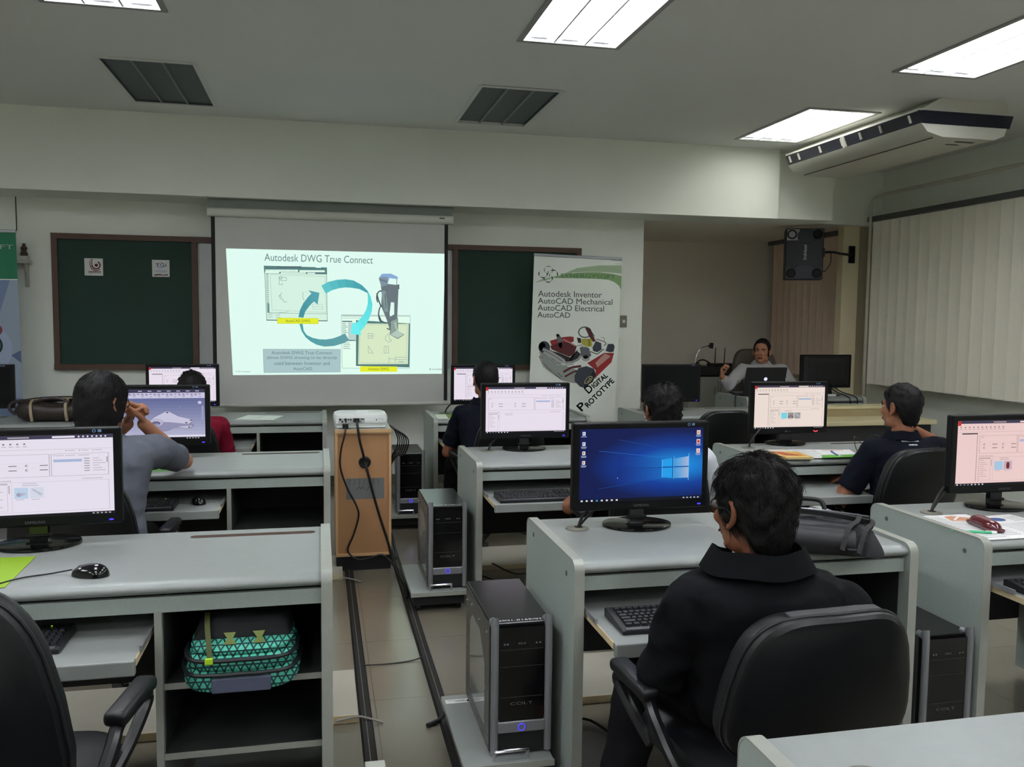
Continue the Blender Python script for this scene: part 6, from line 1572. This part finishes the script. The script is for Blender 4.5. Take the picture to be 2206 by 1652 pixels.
# striped shirt of the instructor
stripe = bpy.data.materials.new('cloth_fine_stripes'); stripe.use_nodes = True
nt = stripe.node_tree; bs = nt.nodes['Principled BSDF']; bs.inputs['Roughness'].default_value = .85
tc = nt.nodes.new('ShaderNodeTexCoord'); wv = nt.nodes.new('ShaderNodeTexWave'); wv.inputs['Scale'].default_value = 24; wv.inputs['Distortion'].default_value = .6
mc = nt.nodes.new('ShaderNodeMix'); mc.data_type = 'RGBA'; mc.inputs['A'].default_value = (lin(118), lin(120), lin(126), 1); mc.inputs['B'].default_value = (lin(196), lin(194), lin(192), 1)
nt.links.new(tc.outputs['Object'], wv.inputs['Vector']); nt.links.new(wv.outputs['Fac'], mc.inputs['Factor']); nt.links.new(mc.outputs['Result'], bs.inputs['Base Color'])
dn = V((0, .9, -.25))
typ = lambda t_: ((0, 1, -.1), (0, -.3, -1), t_, (.35, .45, .35))
rim = M('glasses_rim', (30, 28, 28), .25, spec=.6)
person('person in a black polo in the foreground, seen from behind, facing the blue screen', dict(
    pel=(1.10, 1.91, .565), neck=(1.075, 1.945, .880), head=(1.070, 1.965, 1.026), yaw=R(20), pitch=R(-3), sh=[(.895, 1.94, .79), (1.315, 1.93, .768)], el=[(.842, 2.0, .585), (1.38, 1.99, .575)], wr=[(1.06, 2.20, .63), (1.24, 2.24, .635)],
    hands=[typ(1), typ(-1)], kn=[(.90, 2.27, .46), (1.27, 2.28, .46)], an=[(.80, 2.20, .09), (1.25, 2.25, .09)], skin=sk1, shirt=blackc, shirt_name='polo_shirt', hair=h3, w=1.12, voxel=.005, collar=(.104, .136, .050), sleeve=1.0, sc=1.03,
    hc=(.106, -.035, .075, 4000, .05, 3, .32, 1.05, .014, .0007), glasses=rim))
person('person in a white shirt seen from behind, mostly hidden by the blue-screen monitor', dict(
    pel=(1.63, 3.82, .565), neck=(1.645, 3.93, .885), head=(1.65, 3.965, 1.052), yaw=R(4), sh=[(1.46, 3.93, .80), (1.855, 3.93, .80)], el=[(1.20, 4.03, .575), (2.0, 3.98, .55)], wr=[(1.36, 4.20, .635), (1.72, 4.24, .635)],
    hands=[typ(1), typ(-1)], kn=[(1.45, 4.2, .46), (1.8, 4.2, .46)], an=[(1.45, 4.3, .09), (1.8, 4.3, .09)], skin=sk1, shirt=whitec, hair=h1, sleeve=.80, hc=(.10, -.02, .08, 900, .04, 11, .6, 1.05, .016, .0011), glasses=rim))
person('person in a navy polo seen from behind beside the projection screen, front row', dict(
    pel=(1.10, 5.64, .565), neck=(1.12, 5.83, .905), head=(1.12, 5.865, 1.072), yaw=R(12), sh=[(.955, 5.83, .83), (1.30, 5.83, .82)], el=[(.865, 5.90, .565), (1.38, 5.90, .56)], wr=[(1.0, 6.10, .64), (1.24, 6.12, .64)],
    hands=[typ(1), typ(-1)], kn=[(.94, 6.05, .46), (1.26, 6.05, .46)], an=[(.92, 6.1, .09), (1.26, 6.1, .09)], skin=sk3, shirt=navy, shirt_name='polo_shirt', hair=h2, sleeve=.78, cuff_mat=M('cuff_grey', (70, 72, 78), .8), w=1.05, hc=(.10, -.02, .075, 500, .025, 17, .25, 1.03, .008, .0010)))
person('person in a grey T-shirt with chin-length black hair, hands clasped at the mouth', dict(
    pel=(-.93, 3.84, .565), neck=(-.935, 3.985, .975), head=(-.925, 4.03, 1.112), yaw=R(-38), pitch=R(-4), body_yaw=R(-6), sh=[(-1.125, 3.97, .905), (-.715, 3.995, .905)], el=[(-1.10, 4.31, .80), (-.64, 4.33, .80)], wr=[(-.86, 4.18, 1.00), (-.79, 4.175, 1.0)],
    hands=[((.35, .0, .9), (1, -.2, 0), -1, (.9, .9, .6)), ((-.25, .02, .95), (-1, -.3, .2), 1, (.8, 1.0, .7))], kn=[(-1.1, 4.2, .46), (-.77, 4.2, .46)], an=[(-1.1, 4.3, .09), (-.77, 4.3, .09)], skin=sk2, shirt=greyc, shirt_name='t_shirt', hair=h2, sleeve=.72, w=1.16, collar=(.064, .078, .02),
    hc=(.125, -.085, .07, 2200, .075, 23, .05, 1.13, .008, .0010, .17), glasses=rim, voxel=.005))
person('person in a dark red shirt, almost hidden behind the monitor with the grey bracket', dict(
    pel=(-.83, 5.72, .565), neck=(-.83, 5.92, .835), head=(-.825, 5.975, 1.0), yaw=R(-6), pitch=R(-8), sh=[(-1.0, 5.92, .765), (-.655, 5.92, .765)], el=[(-1.05, 6.02, .52), (-.615, 6.0, .53)], wr=[(-.92, 6.22, .64), (-.74, 6.22, .64)],
    hands=[typ(1), typ(-1)], kn=[(-1.0, 6.15, .46), (-.68, 6.15, .46)], an=[(-1.0, 6.2, .09), (-.68, 6.2, .09)], skin=sk3, shirt=redc, hair=h1, sleeve=.9, w=1.05, hc=(.10, -.02, .075, 500, .03, 29, .3, 1.05, .012, .0011)))
rb = person('person in a navy polo with white lettering on the back, hand behind the neck', dict(
    pel=(3.0, 3.90, .565), neck=(3.02, 3.985, .885), head=(3.03, 4.01, 1.048), yaw=R(20), body_yaw=R(6), sh=[(2.845, 3.97, .82), (3.215, 3.98, .82)], el=[(2.69, 4.01, .548), (3.38, 4.05, .80)], wr=[(2.86, 4.20, .635), (3.165, 4.05, .91)],
    hands=[typ(1), ((-1, .25, .25), (-.25, -1, 0), 1, (.3, .35, .3))], kn=[(2.85, 4.25, .46), (3.18, 4.25, .46)], an=[(2.85, 4.3, .09), (3.18, 4.3, .09)], skin=sk3, shirt=navy, shirt_name='polo_shirt', hair=h2, sleeve=.74, w=1.05, collar=(.072, .098, .038), hc=(.098, -.015, .07, 2000, .018, 31, .22, 1.02, .008, .0009)))
rows_ = []
for (x, z, ws) in ((0, .02, (.02, .026, .014, .024, .018, .022)), (.035, 0, (.018, .024, .02))):
    for k, w_ in enumerate(ws): rows_.append((x*.72, z*.8, w_*.72)); x += w_+.002
polo = [c for c in kids(rb) if c.name.startswith('polo_shirt')][0]
F = MB(); F.use(M('shirt_lettering', (196, 200, 206), .7))
def on_shirt(x, z):
    ok, p, n_, _ = polo.ray_cast(V((2.965+x, 3.4, (.862+z))), V((0, 1, 0)))
    return p+V((0, -.002, 0)) if ok else V((2.965+x, 3.84, (.862+z)))
for (x, z, w_) in rows_: F.add([on_shirt(x, z), on_shirt(x+w_, z), on_shirt(x+w_, z+.005), on_shirt(x, z+.005)], [(0, 1, 2, 3)])
F.build('lettering', None, polo)
person('instructor in a striped shirt talking behind the laptop, one hand raised', dict(
    pel=(4.54, 8.20, .64), neck=(4.465, 8.12, 1.05), head=(4.435, 8.06, 1.19), yaw=R(142), body_yaw=R(168), sh=[(4.70, 8.12, .99), (4.24, 8.10, .99)], el=[(4.80, 7.95, .74), (3.985, 7.90, .845)], wr=[(4.62, 7.70, .86), (3.90, 7.86, .945)],
    hands=[((-.3, -1, .0), (0, .2, -1), 1, (.3, .4, .3)), ((-.05, -.05, 1), (.75, -.65, .0), 1, (.7, 1.0, .8))], kn=[(4.68, 7.75, .52), (4.4, 7.75, .52)], an=[(4.68, 7.72, .14), (4.4, 7.72, .14)], fz=TZ, skin=sk2, shirt=stripe, hair=h1, sleeve=1.85, open=True, collar=(.066, .10, .035), hc=(.07, .0, .090, 500, .018, 41, .25, 1.02, .006, .0010), voxel=.004, sc=1.0))

# ---------------------------------------------------------------- groups of repeats
GROUPS = {'computer_desk': 'computer desks in rows', 'monitor': 'computer monitors on the desks', 'office_chair': 'office chairs at the desks', 'computer_tower': 'computer towers beside the desks', 'tower_stand': 'wheeled stands under the towers',
    'keyboard': 'keyboards on the pulled-out trays', 'mouse': 'black computer mice', 'paper_sheet': 'paper sheets on the desks', 'leaflet': 'green leaflets on the desks', 'booklet': 'booklets on the front desks', 'pen': 'pens on the desks',
    'monitor_cable': 'cables behind the monitors', 'floor_cable': 'cables on the floor', 'tower_cable': 'cables by the tower stands', 'cable_cover': 'cable covers in the aisle', 'floor_box': 'low floor boxes behind the desks', 'tape_strip': 'tape over the left cable cover',
    'wall_sign': 'white signs on the green board', 'roll_up_banner': 'roll-up banners by the front wall', 'chalkboard': 'green boards on the front wall', 'vertical_blind': 'vertical blinds along the right side', 'person': 'people in the class', 'adapter': 'small adapters on the instructor desk'}
for o in COL.objects:
    if o.parent is None and 'label' in o:
        bn = o.name.split('.')[0]
        if bn == 'ceiling_light': o['group'] = 'unlit ceiling lights' if 'unlit' in o['label'] else 'lit ceiling lights'
        elif bn in GROUPS: o['group'] = GROUPS[bn]
